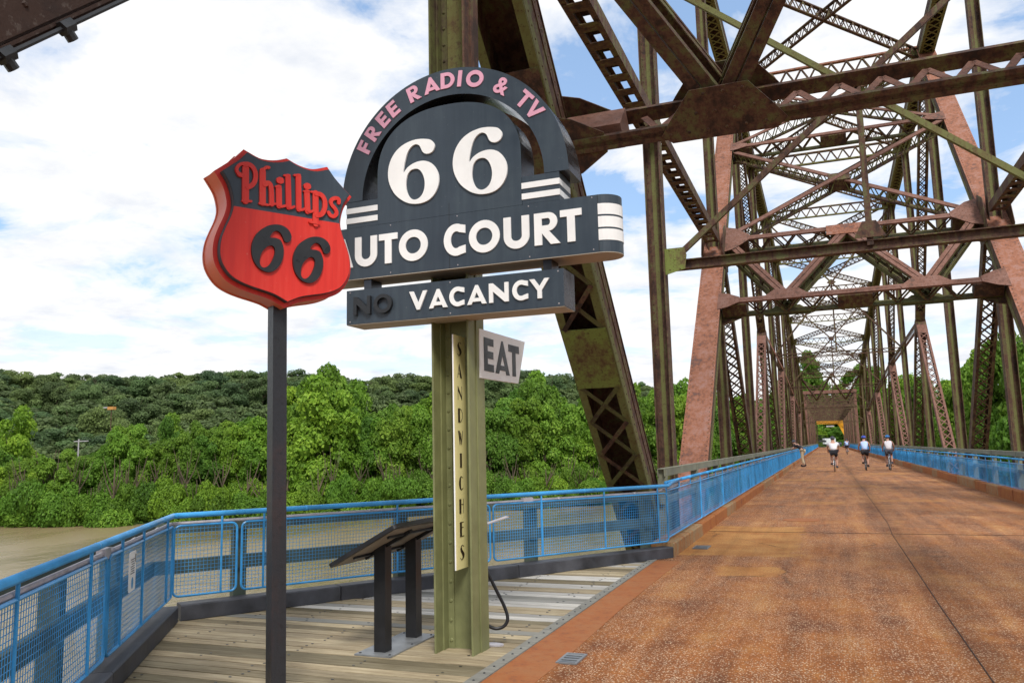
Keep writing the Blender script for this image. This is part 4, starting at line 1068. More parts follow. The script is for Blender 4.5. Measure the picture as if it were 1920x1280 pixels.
# ================================================================== AUTO COURT SIGN
SY0, SY1 = 5.62, 5.91
SG = thing('motel_sign', 'dark arched motel sign lettered FREE RADIO & TV 66 AUTO COURT VACANCY on the olive post', 'sign', (-2.77, 5.95, 0))
def FS(u, v, w_): return V((u, SY0 - w_, v))       # sign face frame: w towards the viewer
def build_sign():
    r = SG
    # --- arch band
    cx, cz = -2.665, 3.628
    def sarc(R, a0, a1, n, sx=1., sz=1.): return [(cx + R * sx * cos(radians(a0 + (a1 - a0) * i / n)), cz + R * sz * sin(radians(a0 + (a1 - a0) * i / n))) for i in range(n + 1)]
    m = MB(); m.prism([sarc(.995, 0, 180, 56) + sarc(.80, 180, 0, 50, 1, .965)], FS, -.33, 0, 0, 1); m.build('arch', ['sign', 'signedge'], r)
    # --- round topped centre panel
    t_ = []
    hw, top, sh = .635, 4.325, 3.80
    for i in range(41):
        a = pi * i / 40; ca, sa = cos(a), sin(a)
        e = 2 / 2.35; t_.append((cx - .02 + hw * (abs(ca) ** e) * (1 if ca > 0 else -1), sh + (top - sh) * abs(sa) ** e))
    m = MB(); m.prism([[(-3.32, 3.404), (-2.05, 3.404)] + t_], FS, -.30, 0, 0, 1); m.build('centre_panel', ['sign', 'signedge'], r)
    # --- striped shoulder blocks
    for xa, xb in ((-3.617, -3.322), (-2.048, -1.748)):
        m = MB(); m.prism([[(xa, 3.404), (xb, 3.404), (xb, 3.625), (xa, 3.625)]], FS, -.29, -.002, 0, 0); b = m.build('shoulder_block', 'sign', r)
        for za, zb in ((3.527, 3.573), (3.442, 3.488)):
            m = MB(); m.box(xa - .001, xb + .001, SY0 - .003, SY1 + .001, za, zb) if False else m.box(xa - .003, xb + .003, SY0 - .004, SY1 - .01, za, zb); m.build('stripe', 'white', b)
    # --- AUTO COURT board with rounded ends
    z0, z1 = 2.968, 3.402; xa, xb = -3.872, -1.457; rr_ = (SY1 - SY0) / 2; yc = SY0 + rr_
    out_ = [(xa, SY0), (xb, SY0)] + [(xb + rr_ * sin(pi * i / 16), yc - rr_ * cos(pi * i / 16)) for i in range(1, 16)] + [(xb, SY1), (xa, SY1)] + [(xa - rr_ * sin(pi * i / 16), yc + rr_ * cos(pi * i / 16)) for i in range(1, 16)]
    m = MB(); m.prism([out_], lambda u, v, w_: (u, v, w_), z0, z1, 0, 0); b = m.build('name_board', 'sign', r, smooth=False)
    m = MB(); inn = [(cxp * .999 + cx * .001, yc + (cyp - yc) * .96) for cxp, cyp in out_]; m.prism([[p for p in out_]], lambda u, v, w_: (u, v, w_), z0 - .006, z0 - .001); m.build('underside', 'beige', r)
    for za, zb in ((3.249, 3.332), (3.153, 3.235), (3.055, 3.139)):
        for s_, xe in ((1, xb), (-1, xa)):
            m = MB(); R_ = rr_ + .004
            arcp = [(xe + s_ * R_ * sin(pi * i / 16), yc - R_ * cos(pi * i / 16)) for i in range(17)]
            m.add([(p[0], p[1], za) for p in arcp] + [(p[0], p[1], zb) for p in arcp], [(i, i + 1, i + 18, i + 17) for i in range(16)]); m.build('end_stripe', 'white', b)
    m = MB()
    for xe in (xa, xb): m.box(xe - .002, xe + .002, SY0 - .0015, SY0, z0, z1)
    m.build('seam', 'darkletter', b)
    # --- letters
    def word(items, z, h, mat, dep=.010, t=.24, face=0., nm='letter'):
        for ch, a, b_ in items:
            m = MB(); put(m, ch, a, z, b_ - a, h, FS, face, face + dep, t=t); m.build(nm, mat, r)
    word([('A', -3.745, -3.55), ('U', -3.530, -3.322), ('T', -3.303, -3.132), ('O', -3.118, -2.858), ('C', -2.715, -2.528), ('O', -2.498, -2.238), ('U', -2.205, -1.995), ('R', -1.955, -1.750), ('T', -1.748, -1.580)], 3.067, .248, 'white', t=.245)
    # --- VACANCY box
    xa, xb, z0, z1 = -3.613, -1.737, 2.592, 2.875
    m = MB(); m.prism([[(xa, z0), (xb, z0), (xb, z1), (xa, z1)]], FS, -.275, 0, 0, 1); b = m.build('vacancy_board', ['sign', 'signedge'], r)
    m = MB(); m.box(xa + .003, xb - .003, SY0 + .003, SY0 + .27, z0 - .006, z0 - .001); m.build('underside', 'beige', b)
    word([('V', -3.025, -2.865), ('A', -2.850, -2.690), ('C', -2.672, -2.545), ('A', -2.520, -2.358), ('N', -2.336, -2.175), ('C', -2.144, -2.018), ('Y', -2.005, -1.846)], 2.662, .150, 'white', .013, .23)
    word([('N', -3.530, -3.375), ('O', -3.340, -3.176)], 2.662, .150, 'darkletter', .03, .20)
    for xa in (-3.466, -1.905):
        m = MB(); m.box(xa, xa + .068, SY0 + .03, SY0 + .20, 2.876, 2.961); m.build('hanger_block', 'signedge', r)
    g = MB()
    for x in (-3.58, -2.67, -1.78):
        for z in (2.612, 2.857): g.dome((x, SY0, z), (0, -1, 0), .007, 6)
    for x in (-3.80, -3.2, -2.6, -2.0, -1.5):
        for z in (2.99, 3.385): g.dome((x, SY0, z), (0, -1, 0), .006, 6)
    g.build('screws', 'conduit', r, kind='stuff')
    m = MB(); m.box(-2.672, -2.668, SY0 - .0012, SY0 + .001, 3.404, 3.50); m.box(-2.672, -2.668, SY0 - .0012, SY0 + .001, 2.97, 3.402); m.build('sheet_seam', 'darkletter', r)
    # --- big 66
    W6 = [(-2.87, 4.06), (-2.821, 4.045), (-2.792, 4.014), (-2.785, 3.983), (-2.8, 3.95), (-2.829, 3.934), (-2.865, 3.935), (-2.892, 3.953), (-2.906, 3.982), (-2.918, 4.007), (-2.936, 4.023), (-2.964, 4.029), (-2.999, 4.012), (-3.031, 3.971), (-3.053, 3.908), (-3.066, 3.849), (-3.070, 3.803), (-3.037, 3.839), (-2.985, 3.868), (-2.926, 3.880), (-2.871, 3.875), (-2.817, 3.849), (-2.775, 3.799), (-2.751, 3.735), (-2.755, 3.66), (-2.786, 3.594), (-2.837, 3.549), (-2.908, 3.528), (-2.995, 3.534), (-3.072, 3.567), (-3.144, 3.628), (-3.189, 3.702), (-3.211, 3.777), (-3.209, 3.86), (-3.183, 3.938), (-3.130, 4.005), (-3.062, 4.046), (-2.985, 4.066), (-2.925, 4.068)]
    W6h = [(-2.967, 3.823), (-2.928, 3.812), (-2.896, 3.772), (-2.877, 3.708), (-2.881, 3.643), (-2.904, 3.594), (-2.94, 3.568), (-2.978, 3.566), (-3.015, 3.592), (-3.039, 3.641), (-3.048, 3.703), (-3.037, 3.772), (-3.008, 3.812)]
    def smooth_(P_, k=3):
        n = len(P_); o = []
        for i in range(n):
            p0, p1, p2, p3 = P_[i - 1], P_[i], P_[(i + 1) % n], P_[(i + 2) % n]
            for j in range(k):
                t = j / k; t2 = t * t; t3 = t2 * t
                o.append(tuple(.5 * (2 * p1[q] + (p2[q] - p0[q]) * t + (2 * p0[q] - 5 * p1[q] + 4 * p2[q] - p3[q]) * t2 + (3 * p1[q] - p0[q] - 3 * p2[q] + p3[q]) * t3) for q in (0, 1)))
        return o
    global SMOOTH; SMOOTH = smooth_
    for dx in (0, .588):
        m = MB(); m.prism([[(p[0] + dx, p[1]) for p in smooth_(q)] for q in (W6, W6h)], FS, 0, .015); m.build('numeral', 'white', r)
    # --- lettering round the arch
    for ch, x, z, wd in (('F', -3.423, 4.076, .078), ('R', -3.331, 4.171, .095), ('E', -3.232, 4.260, .080), ('E', -3.140, 4.331, .080), ('R', -2.958, 4.430, .098), ('A', -2.808, 4.478, .128), ('D', -2.665, 4.498, .110), ('I', -2.556, 4.497, .036), ('O', -2.428, 4.480, .135), ('T', -2.018, 4.232, .100), ('V', -1.925, 4.140, .115)):
        a = atan2(z - cz, x - cx) - pi / 2; h = .135; wd *= 1.13; R0 = .898
        px, pz = cx + R0 * cos(a + pi / 2), cz + R0 * sin(a + pi / 2); ca, sa = cos(a), sin(a)
        FA = (lambda px, pz, ca, sa: lambda u, v, w_: V((px + u * ca - v * sa, SY0 - w_, pz + u * sa + v * ca)))(px, pz, ca, sa)
        m = MB(); put(m, ch, -wd / 2, -h / 2, wd, h, FA, 0, .008, t=.25); m.build('letter', 'pinkletter', r)
    x, z = -2.208, 4.372; a = atan2(z - cz, x - cx) - pi / 2; px, pz = cx + .898 * cos(a + pi / 2), cz + .898 * sin(a + pi / 2); ca, sa = cos(a), sin(a)
    FA = lambda u, v, w_: V((px + u * ca - v * sa, SY0 - w_, pz + u * sa + v * ca))
    fc = D.curves.new('amp', 'FONT'); fc.body = '&'; fc.size = .185; fc.extrude = .004; fc.offset = .0045; fc.align_x = 'CENTER'; fc.resolution_u = 6
    fo = D.objects.new('tmp', fc); COL.objects.link(fo); dg = bpy.context.evaluated_depsgraph_get(); me = D.meshes.new_from_object(fo.evaluated_get(dg)); D.objects.remove(fo)
    for v_ in me.vertices: v_.co = FA(v_.co.x, v_.co.y - .066, v_.co.z + .004)
    me.materials.clear(); me.materials.append(M['pinkletter']); link('letter', me, r)
with_root(SG, build_sign)

# boards on the same post
t = thing('hanging_board', 'narrow pale yellow vertical board lettered SANDWICHES on the olive post', 'sign board', (-2.74, 5.9, 1.55))
def yb():
    m = MB(); m.box(-2.742, -2.731, 5.800, 6.02, .632, 2.474); m.build('board', 'yellowboard', t)
    m = MB(); m.box(-2.743, -2.7315, 5.797, 5.7995, .632, 2.474); m.build('edge_strip', 'white', t)
    FY = lambda u, v, w_: V((-2.7305 + w_, u, v))
    cy = 5.905; h = .112; W_ = .090
    zs_ = [2.365 - i * .1787 for i in range(10)]
    def thick(m, P_): m.prism([P_], FY, 0, .003)
    for ch, z in zip('SANDWICHES', zs_):
        m = MB(); a, b, lo, hi = cy - W_ / 2, cy + W_ / 2, z - h / 2, z + h / 2; th = .007
        q = lambda u, v: (a + u * W_, lo + v * h)
        def hair(P_): m.ribbon([q(*p) for p in P_], th * .6, FY, 0, .002, rnd=False)
        if ch == 'S':
            thick(m, [q(.35, .95), q(.12, .78), q(.18, .6), q(.5, .36), q(.6, .18), q(.45, .03), q(.8, .12), q(.95, .32), q(.85, .47), q(.5, .68), q(.4, .82)])
            hair([(.3, .95), (.6, .99), (.88, .9)]); hair([(.12, .15), (.3, .02), (.6, .02)])
        elif ch == 'A': thick(m, [q(.42, 1), q(.95, 0), q(.60, 0), q(.36, .86)]); hair([(.40, .95), (.06, 0)]); hair([(.18, .3), (.6, .3)])
        elif ch == 'N': thick(m, [q(.08, 1), q(.9, .2), q(.9, 0), q(.08, .72)]); hair([(.1, .75), (.1, 0)]); hair([(.9, .22), (.9, 1)])
        elif ch == 'D': thick(m, [q(.05, 0), q(.42, 0), q(.42, 1), q(.05, 1)]); hair([(.4, .98), (.72, .9), (.95, .66), (.95, .34), (.72, .1), (.4, .02)])
        elif ch == 'W': thick(m, [q(0, 1), q(.30, 1), q(.44, .1), q(.34, 0)]); thick(m, [q(.42, .9), q(.60, .75), q(.74, .05), q(.66, 0)]); hair([(.40, .05), (.52, .8)]); hair([(.70, .05), (.98, 1)])
        elif ch == 'I': thick(m, [q(.32, 0), q(.68, 0), q(.68, 1), q(.32, 1)])
        elif ch == 'C': thick(m, [q(.5, 1), q(.2, .88), q(.05, .6), q(.05, .4), q(.2, .12), q(.5, 0), q(.42, .2), q(.4, .5), q(.42, .8)]); hair([(.5, .98), (.85, .86)]); hair([(.5, .02), (.9, .16)])
        elif ch == 'H': thick(m, [q(.05, 0), q(.42, 0), q(.42, 1), q(.05, 1)]); hair([(.9, 0), (.9, 1)]); hair([(.42, .62), (.9, .62)])
        elif ch == 'E': thick(m, [q(.1, 0), q(.48, 0), q(.48, 1), q(.1, 1)]); hair([(.48, .98), (.9, .98)]); hair([(.48, .62), (.85, .62)]); hair([(.48, .02), (.95, .02)])
        m.build('letter', 'letterbrown', t)
with_root(t, yb)
t = thing('eat_board', 'white four sided board lettered EAT projecting behind the olive post', 'sign board', (-2.58, 6.4, 2.34))
def eb():
    FE = lambda u, v, w_: V((-2.585 + w_, u, v))
    m = MB(); m.prism([[(5.99, 2.130), (6.866, 2.142), (7.063, 2.546), (5.99, 2.534)]], FE, -.03, 0, 0); m.build('board', 'white', t)
    def P_(nm, polys): m = MB(); m.prism(polys, FE, .0, .004); m.build('letter', 'darkletter', t)
    e0, e1 = 6.073, 6.282; h0, h1 = 2.195, 2.474; s_ = .075; b_ = .062; mid = (h0 + h1) / 2
    P_('E', [[(e0, h0), (e1, h0), (e1 - .003, h0 + b_), (e0 + s_, h0 + b_), (e0 + s_, mid - b_ / 2), (e1 - .012, mid - b_ / 2), (e1 - .012, mid + b_ / 2), (e0 + s_, mid + b_ / 2), (e0 + s_, h1 - b_), (e1 - .005, h1 - b_), (e1 - .005, h1), (e0, h1)]])
    c = 6.480
    P_('A', [[(6.316, 2.194), (6.394, 2.194), (6.412, 2.226), (6.552, 2.226), (6.566, 2.194), (6.645, 2.196), (6.495, 2.484), (6.465, 2.484)], [(6.43, 2.270), (6.482, 2.36), (6.532, 2.270)]])
    P_('T', [[(6.718, 2.197), (6.800, 2.199), (6.800, 2.412), (6.892, 2.414), (6.888, 2.480), (6.628, 2.476), (6.630, 2.412), (6.718, 2.411)]])
with_root(t, eb)

# ================================================================== SHIELD SIGN
P0 = V((-3.29, 4.34, 0)); dd = V((.514, .857, 0)).normalized(); nn_ = V((dd.y, -dd.x, 0)); F0 = P0 + nn_ * .10
t = thing('shield_sign', 'red and black shield shaped sign lettered Phillips 66 on a slim dark steel pole', 'sign', tuple(P0))
def FSH(u, v, w_): return F0 + dd * u + nn_ * w_ + V((0, 0, v))
def shield():
    half = [(0, 3.487), (.060, 3.464), (.127, 3.451), (.196, 3.453), (.283, 3.484), (.328, 3.430), (.380, 3.382), (.440, 3.330), (.396, 3.262), (.372, 3.189), (.365, 3.120), (.380, 3.050), (.411, 2.971), (.437, 2.890), (.443, 2.805), (.425, 2.735), (.376, 2.668), (.310, 2.630), (.232, 2.606), (.163, 2.591), (.095, 2.574), (.045, 2.553), (0, 2.530)]
    def densify(P_, sharp):
        o = []
        for i in range(len(P_) - 1):
            p1, p2 = P_[i], P_[i + 1]; p0 = P_[i - 1] if i > 0 and i not in sharp else p1; p3 = P_[i + 2] if i + 2 < len(P_) and i + 1 not in sharp else p2
            for j in range(4):
                a = j / 4; o.append(tuple(.5 * (2 * p1[q] + (p2[q] - p0[q]) * a + (2 * p0[q] - 5 * p1[q] + 4 * p2[q] - p3[q]) * a * a + (3 * p1[q] - p0[q] - 3 * p2[q] + p3[q]) * a ** 3) for q in (0, 1)))
        return o + [P_[-1]]
    hr = densify(half, {0, 4, 7, 22})
    out = hr + [(-x, z) for x, z in reversed(hr[1:-1])]
    n = len(out)
    def offs(P_, d):
        o = []; n = len(P_)
        for i in range(n):
            a, b, c = V(P_[i - 1]), V(P_[i]), V(P_[(i + 1) % n]); e1 = (b - a).normalized(); e2 = (c - b).normalized()
            n1 = V((-e1.y, e1.x)); n2 = V((-e2.y, e2.x)); mm = (n1 + n2)
            mm = mm.normalized() / max(.55, mm.normalized().dot(n1)); o.append(tuple(b + mm * d))
        return o
    body = offs(out, .028)
    m = MB(); m.prism([body], FSH, -.235, -.05, 0, 1); m.build('body', ['red', 'redsidelit'], t)
    m = MB(); m.prism([offs(out, .034)], FSH, -.239, -.222, 0, 0); m.build('rear_rim', 'redsidelit', t)
    m = MB(); m.prism([out], FSH, -.05, -.004, 0); m.build('raised_panel', 'blackkerb', t)
    zb = 3.113
    up = [p for p in out if p[1] >= zb]; 
    def clip(P_, keep_up):
        o = []
        for a, b in zip(P_, P_[1:] + P_[:1]):
            ia, ib = (a[1] >= zb) == keep_up, (b[1] >= zb) == keep_up
            if ia: o.append(a)
            if ia != ib: k = (zb - a[1]) / (b[1] - a[1]); o.append((a[0] + (b[0] - a[0]) * k, zb))
        return o
    inn = offs(out, -.004)
    m = MB(); m.prism([clip(inn, True)], FSH, -.004, 0); m.build('black_field', 'sign', t)
    m = MB(); m.prism([clip(inn, False)], FSH, -.004, 0); m.build('red_field', 'red', t)
    B6 = [(-0.102, 3.03), (-0.051, 3.031), (-0.009, 3.01), (0.013, 2.972), (0.009, 2.941), (-0.008, 2.925), (-0.031, 2.926), (-0.043, 2.952), (-0.06, 2.979), (-0.086, 2.99), (-0.111, 2.977), (-0.131, 2.941), (-0.096, 2.941), (-0.061, 2.931), (-0.042, 2.894), (-0.037, 2.853), (-0.046, 2.802), (-0.07, 2.753), (-0.102, 2.722), (-0.143, 2.71), (-0.192, 2.725), (-0.229, 2.765), (-0.246, 2.812), (-0.249, 2.866), (-0.236, 2.917), (-0.206, 2.967), (-0.152, 3.011)]
    B6H = [(-0.113, 2.887), (-0.097, 2.868), (-0.099, 2.827), (-0.121, 2.774), (-0.148, 2.744), (-0.175, 2.736), (-0.193, 2.756), (-0.194, 2.797), (-0.177, 2.844), (-0.141, 2.881)]
    for dx, dz in ((0, 0), (.276, -.041)):
        m = MB(); m.prism([[(p[0] + dx, p[1] + dz + (.0 if dx else 0)) for p in SMOOTH(q)] for q in (B6, B6H)], FSH, 0, .017); m.build('numeral', 'darkletter', t)
    SCRIPT = [([(-0.297, 3.374), (-0.293, 3.156)], 0.043), ([(-0.312, 3.153), (-0.257, 3.159)], 0.015), ([(-0.308, 3.395), (-0.273, 3.402), (-0.243, 3.381), (-0.229, 3.337), (-0.237, 3.288), (-0.261, 3.258), (-0.283, 3.246)], 0.03), ([(-0.304, 3.398), (-0.332, 3.392), (-0.353, 3.366), (-0.354, 3.34), (-0.338, 3.322)], 0.02), ([(-0.338, 3.323), (-0.327, 3.318)], 0.028)], [([(-0.186, 3.374), (-0.182, 3.162)], 0.041), ([(-0.19, 3.364), (-0.179, 3.388), (-0.161, 3.405), (-0.145, 3.406)], 0.02), ([(-0.202, 3.155), (-0.148, 3.153)], 0.015), ([(-0.17, 3.286), (-0.147, 3.305), (-0.127, 3.283), (-0.122, 3.163)], 0.032), ([(-0.137, 3.157), (-0.098, 3.169)], 0.014)], [([(-0.076, 3.283), (-0.072, 3.162)], 0.039), ([(-0.071, 3.333), (-0.064, 3.334)], 0.046), ([(-0.098, 3.286), (-0.065, 3.294)], 0.012), ([(-0.072, 3.162), (-0.057, 3.156), (-0.031, 3.168)], 0.017)], [([(-0.014, 3.37), (-0.006, 3.164)], 0.037), ([(-0.04, 3.373), (-0.004, 3.381)], 0.014), ([(-0.006, 3.164), (0.009, 3.158), (0.03, 3.173)], 0.017)], [([(0.058, 3.386), (0.064, 3.162)], 0.037), ([(0.029, 3.388), (0.067, 3.397)], 0.014), ([(0.064, 3.162), (0.082, 3.157), (0.101, 3.169)], 0.017)], [([(0.119, 3.286), (0.126, 3.158)], 0.039), ([(0.117, 3.328), (0.125, 3.33)], 0.046), ([(0.096, 3.29), (0.133, 3.297)], 0.012), ([(0.126, 3.16), (0.14, 3.153), (0.161, 3.164)], 0.017)], [([(0.181, 3.292), (0.185, 3.08)], 0.041), ([(0.148, 3.296), (0.188, 3.299)], 0.014), ([(0.143, 3.087), (0.208, 3.086)], 0.017), ([(0.182, 3.29), (0.226, 3.289), (0.25, 3.251), (0.249, 3.193), (0.227, 3.151), (0.193, 3.139)], 0.032)], [([(0.352, 3.255), (0.354, 3.284), (0.323, 3.285), (0.294, 3.266), (0.293, 3.235), (0.327, 3.209), (0.34, 3.178), (0.318, 3.15), (0.289, 3.155), (0.277, 3.174)], 0.026)]
    def chaikin(P_):
        if len(P_) < 3: return P_
        o = [P_[0]]
        for a, b in zip(P_, P_[1:]): o += [(a[0] * .75 + b[0] * .25, a[1] * .75 + b[1] * .25), (a[0] * .25 + b[0] * .75, a[1] * .25 + b[1] * .75)]
        return o + [P_[-1]]
    for strokes in SCRIPT:
        m = MB()
        for i, (pts, wd) in enumerate(strokes): m.ribbon(chaikin(chaikin(pts)), wd, FSH, 0, .013 + i * .0012)
        m.build('letter', 'red', t)
    a = P0; b = V((-3.352, 4.376, 2.60)); m = MB(); m.beam(a, b, .094, .094, dd); m.build('pole', 'pole', t)
    m = MB(); m.beam(P0, P0 + V((0, 0, .012)), .26, .26, dd); m.build('base_plate', 'pole', t)
with_root(t, shield)

# ================================================================== INTERPRETIVE STAND
t = thing('display_stand', 'black two legged display stand with tilted panel seen from behind', 'display stand', (-3.35, 5.97, 0))
def stand():
    m = MB(); m.box(-3.52, -3.20, 5.60, 6.38, .001, .012); b = m.build('base_plate', 'steelplate', t)
    g = MB()
    for x in (-3.49, -3.23):
        for y in (5.64, 6.0, 6.34): g.dome((x, y, .012), (0, 0, 1), .012, 6)
    g.build('bolts', 'darkletter', b, kind='stuff')
    for y in (5.745, 6.255):
        m = MB(); m.box(-3.40, -3.30, y - .05, y + .05, .012, .845); m.build('leg', 'black', t)
    lo = V((-3.60, 0, .695)); hi = V((-3.02, 0, 1.005)); s_ = (hi - lo).normalized(); nu = V((-s_.z, 0, s_.x)); L_ = (hi - lo).length
    ya, yb_ = 5.36, 6.62
    Fp = lambda u, v, w_: lo + s_ * v + nu * w_ + V((0, u, 0))
    m = MB(); m.prism([rrect(ya, yb_, 0, L_, .03)], Fp, -.012, .018); p = m.build('panel_frame', 'black', t)
    m = MB(); m.prism([rrect(ya + .03, yb_ - .03, .03, L_ - .03, .02)], Fp, .0182, .021); m.build('panel_print', 'tan', t)
    m = MB(); m.prism([rrect(ya + .035, yb_ - .035, .035, L_ - .035, .02)], Fp, -.016, -.0125); m.build('panel_back', 'tandark', t)
    for y in (5.745, 6.255):
        m = MB(); m.beam(Fp(y, .10, -.03), Fp(y, L_ - .10, -.03), .05, .028, nu); m.build('bracket', 'black', t)
    m = MB(); m.beam(Fp(ya + .12, .16, -.025), Fp(yb_ - .12, .16, -.025), .02, .018, nu); m.beam(Fp(ya + .12, L_ - .16, -.025), Fp(yb_ - .12, L_ - .16, -.025), .02, .018, nu); m.build('stiffener', 'darkletter', t)
with_root(t, stand)
# hose and fittings behind the post
t = thing('rubber_hose', 'black hose hanging in a loop behind the foot of the olive post', 'hose', (-2.6, 6.12, .4))
def hose():
    P_ = [(-2.66, 6.11, .70), (-2.625, 6.13, .60), (-2.56, 6.17, .44), (-2.50, 6.2, .30), (-2.475, 6.2, .21), (-2.50, 6.18, .155), (-2.56, 6.15, .14), (-2.62, 6.12, .17), (-2.66, 6.10, .22)]
    Q = []
    for i in range(len(P_) - 1):
        p0, p1, p2, p3 = P_[max(i - 1, 0)], P_[i], P_[i + 1], P_[min(i + 2, len(P_) - 1)]
        for j in range(4):
            a = j / 4; Q.append(tuple(.5 * (2 * p1[q] + (p2[q] - p0[q]) * a + (2 * p0[q] - 5 * p1[q] + 4 * p2[q] - p3[q]) * a * a + (3 * p1[q] - p0[q] - 3 * p2[q] + p3[q]) * a ** 3) for q in range(3)))
    m = MB(); m.tube(Q + [P_[-1]], .014, 8); m.build('hose', 'hose', t, smooth=True)
    m = MB(); m.prism([[(-2.60 + .09 * cos(k * pi / 8), 6.19 + .05 * sin(k * pi / 8)) for k in range(16)]], lambda u, v, w_: (u, v, w_), .001, .012); m.build('base_ring', 'conduit', t)
with_root(t, hose)
t = thing('small_bracket', 'small pale metal bracket sticking out behind the olive post at rail height', 'bracket', (-2.55, 6.2, 1.0))
def br():
    m = MB(); m.beam((-2.62, 6.12, .955), (-2.50, 6.3, 1.0), .05, .008); m.build('arm', 'conduit', t)
    m = MB(); m.beam((-2.66, 6.10, .90), (-2.60, 6.12, .96), .03, .03); m.build('clamp', 'steelplate', t)
with_root(t, br)

# ================================================================== PEOPLE AND BICYCLES
def skin_mesh(name, J, E, mat, sub=1):
    """J: {name:(x,y,z,r)}; first joint is the root; E: edges. Grown with the Skin modifier, then frozen."""
    ks = list(J); me = D.meshes.new(name + '_src'); me.from_pydata([J[k][:3] for k in ks], [(ks.index(a), ks.index(b)) for a, b in E], [])
    o = D.objects.new('tmp', me); COL.objects.link(o)
    import bmesh
    bm = bmesh.new(); bm.from_mesh(me); ly = bm.verts.layers.skin.verify(); bm.verts.ensure_lookup_table()
    for i, k in enumerate(ks): sv = bm.verts[i][ly]; sv.radius = (J[k][3], J[k][3] * (J[k][4] if len(J[k]) > 4 else 1)); sv.use_root = (i == 0)
    bm.to_mesh(me); bm.free()
    md = o.modifiers.new('s', 'SKIN'); md.use_smooth_shade = True
    sb = o.modifiers.new('u', 'SUBSURF'); sb.levels = sub; sb.render_levels = sub
    dg = bpy.context.evaluated_depsgraph_get(); out_ = D.meshes.new_from_object(o.evaluated_get(dg)); out_.name = name
    out_.materials.clear(); out_.materials.append(M[mat]); out_.polygons.foreach_set('use_smooth', [True] * len(out_.polygons))
    D.objects.remove(o); D.meshes.remove(me); return out_
def hand(J, E, s_, wrist, p, d, side):
    """palm with five bent fingers: p palm centre, d pointing direction, side = across direction"""
    p = V(p); d = V(d).normalized(); a = V(side).normalized(); dn = d.cross(a).normalized()
    J['palm' + s_] = (*p, .022); E.append((wrist, 'palm' + s_))
    for i, (o_, l_) in enumerate(((-.027, .062), (-.009, .072), (.009, .068), (.026, .052))):
        b = p + d * .03 + a * o_; m = b + d * l_ * .5; e = m + (d * .4 - V((0, 0, .9))).normalized() * l_ * .5
        for n_, q, r in (('a', b, .010), ('b', m, .009), ('c', e, .007)): J[f'f{i}{n_}{s_}'] = (*q, r)
        E += [('palm' + s_, f'f{i}a{s_}'), (f'f{i}a{s_}', f'f{i}b{s_}'), (f'f{i}b{s_}', f'f{i}c{s_}')]
    b = p + a * -.03; J['t0' + s_] = (*b, .010); J['t1' + s_] = (*(b + d * .03 + a * -.02), .009); E += [('palm' + s_, 't0' + s_), ('t0' + s_, 't1' + s_)]
def ellipsoid(m, c, r, n=10, k=7, lo=-90, mi=0):
    o = len(m.v)
    for j in range(k + 1):
        a = radians(lo + (90 - lo) * j / k)
        for i in range(n): b = 2 * pi * i / n; m.v.append((c[0] + r[0] * cos(a) * cos(b), c[1] + r[1] * cos(a) * sin(b), c[2] + r[2] * sin(a)))
    for j in range(k):
        for i in range(n): m.f.append((o + j * n + i, o + j * n + (i + 1) % n, o + (j + 1) * n + (i + 1) % n, o + (j + 1) * n + i)); m.mi.append(mi)
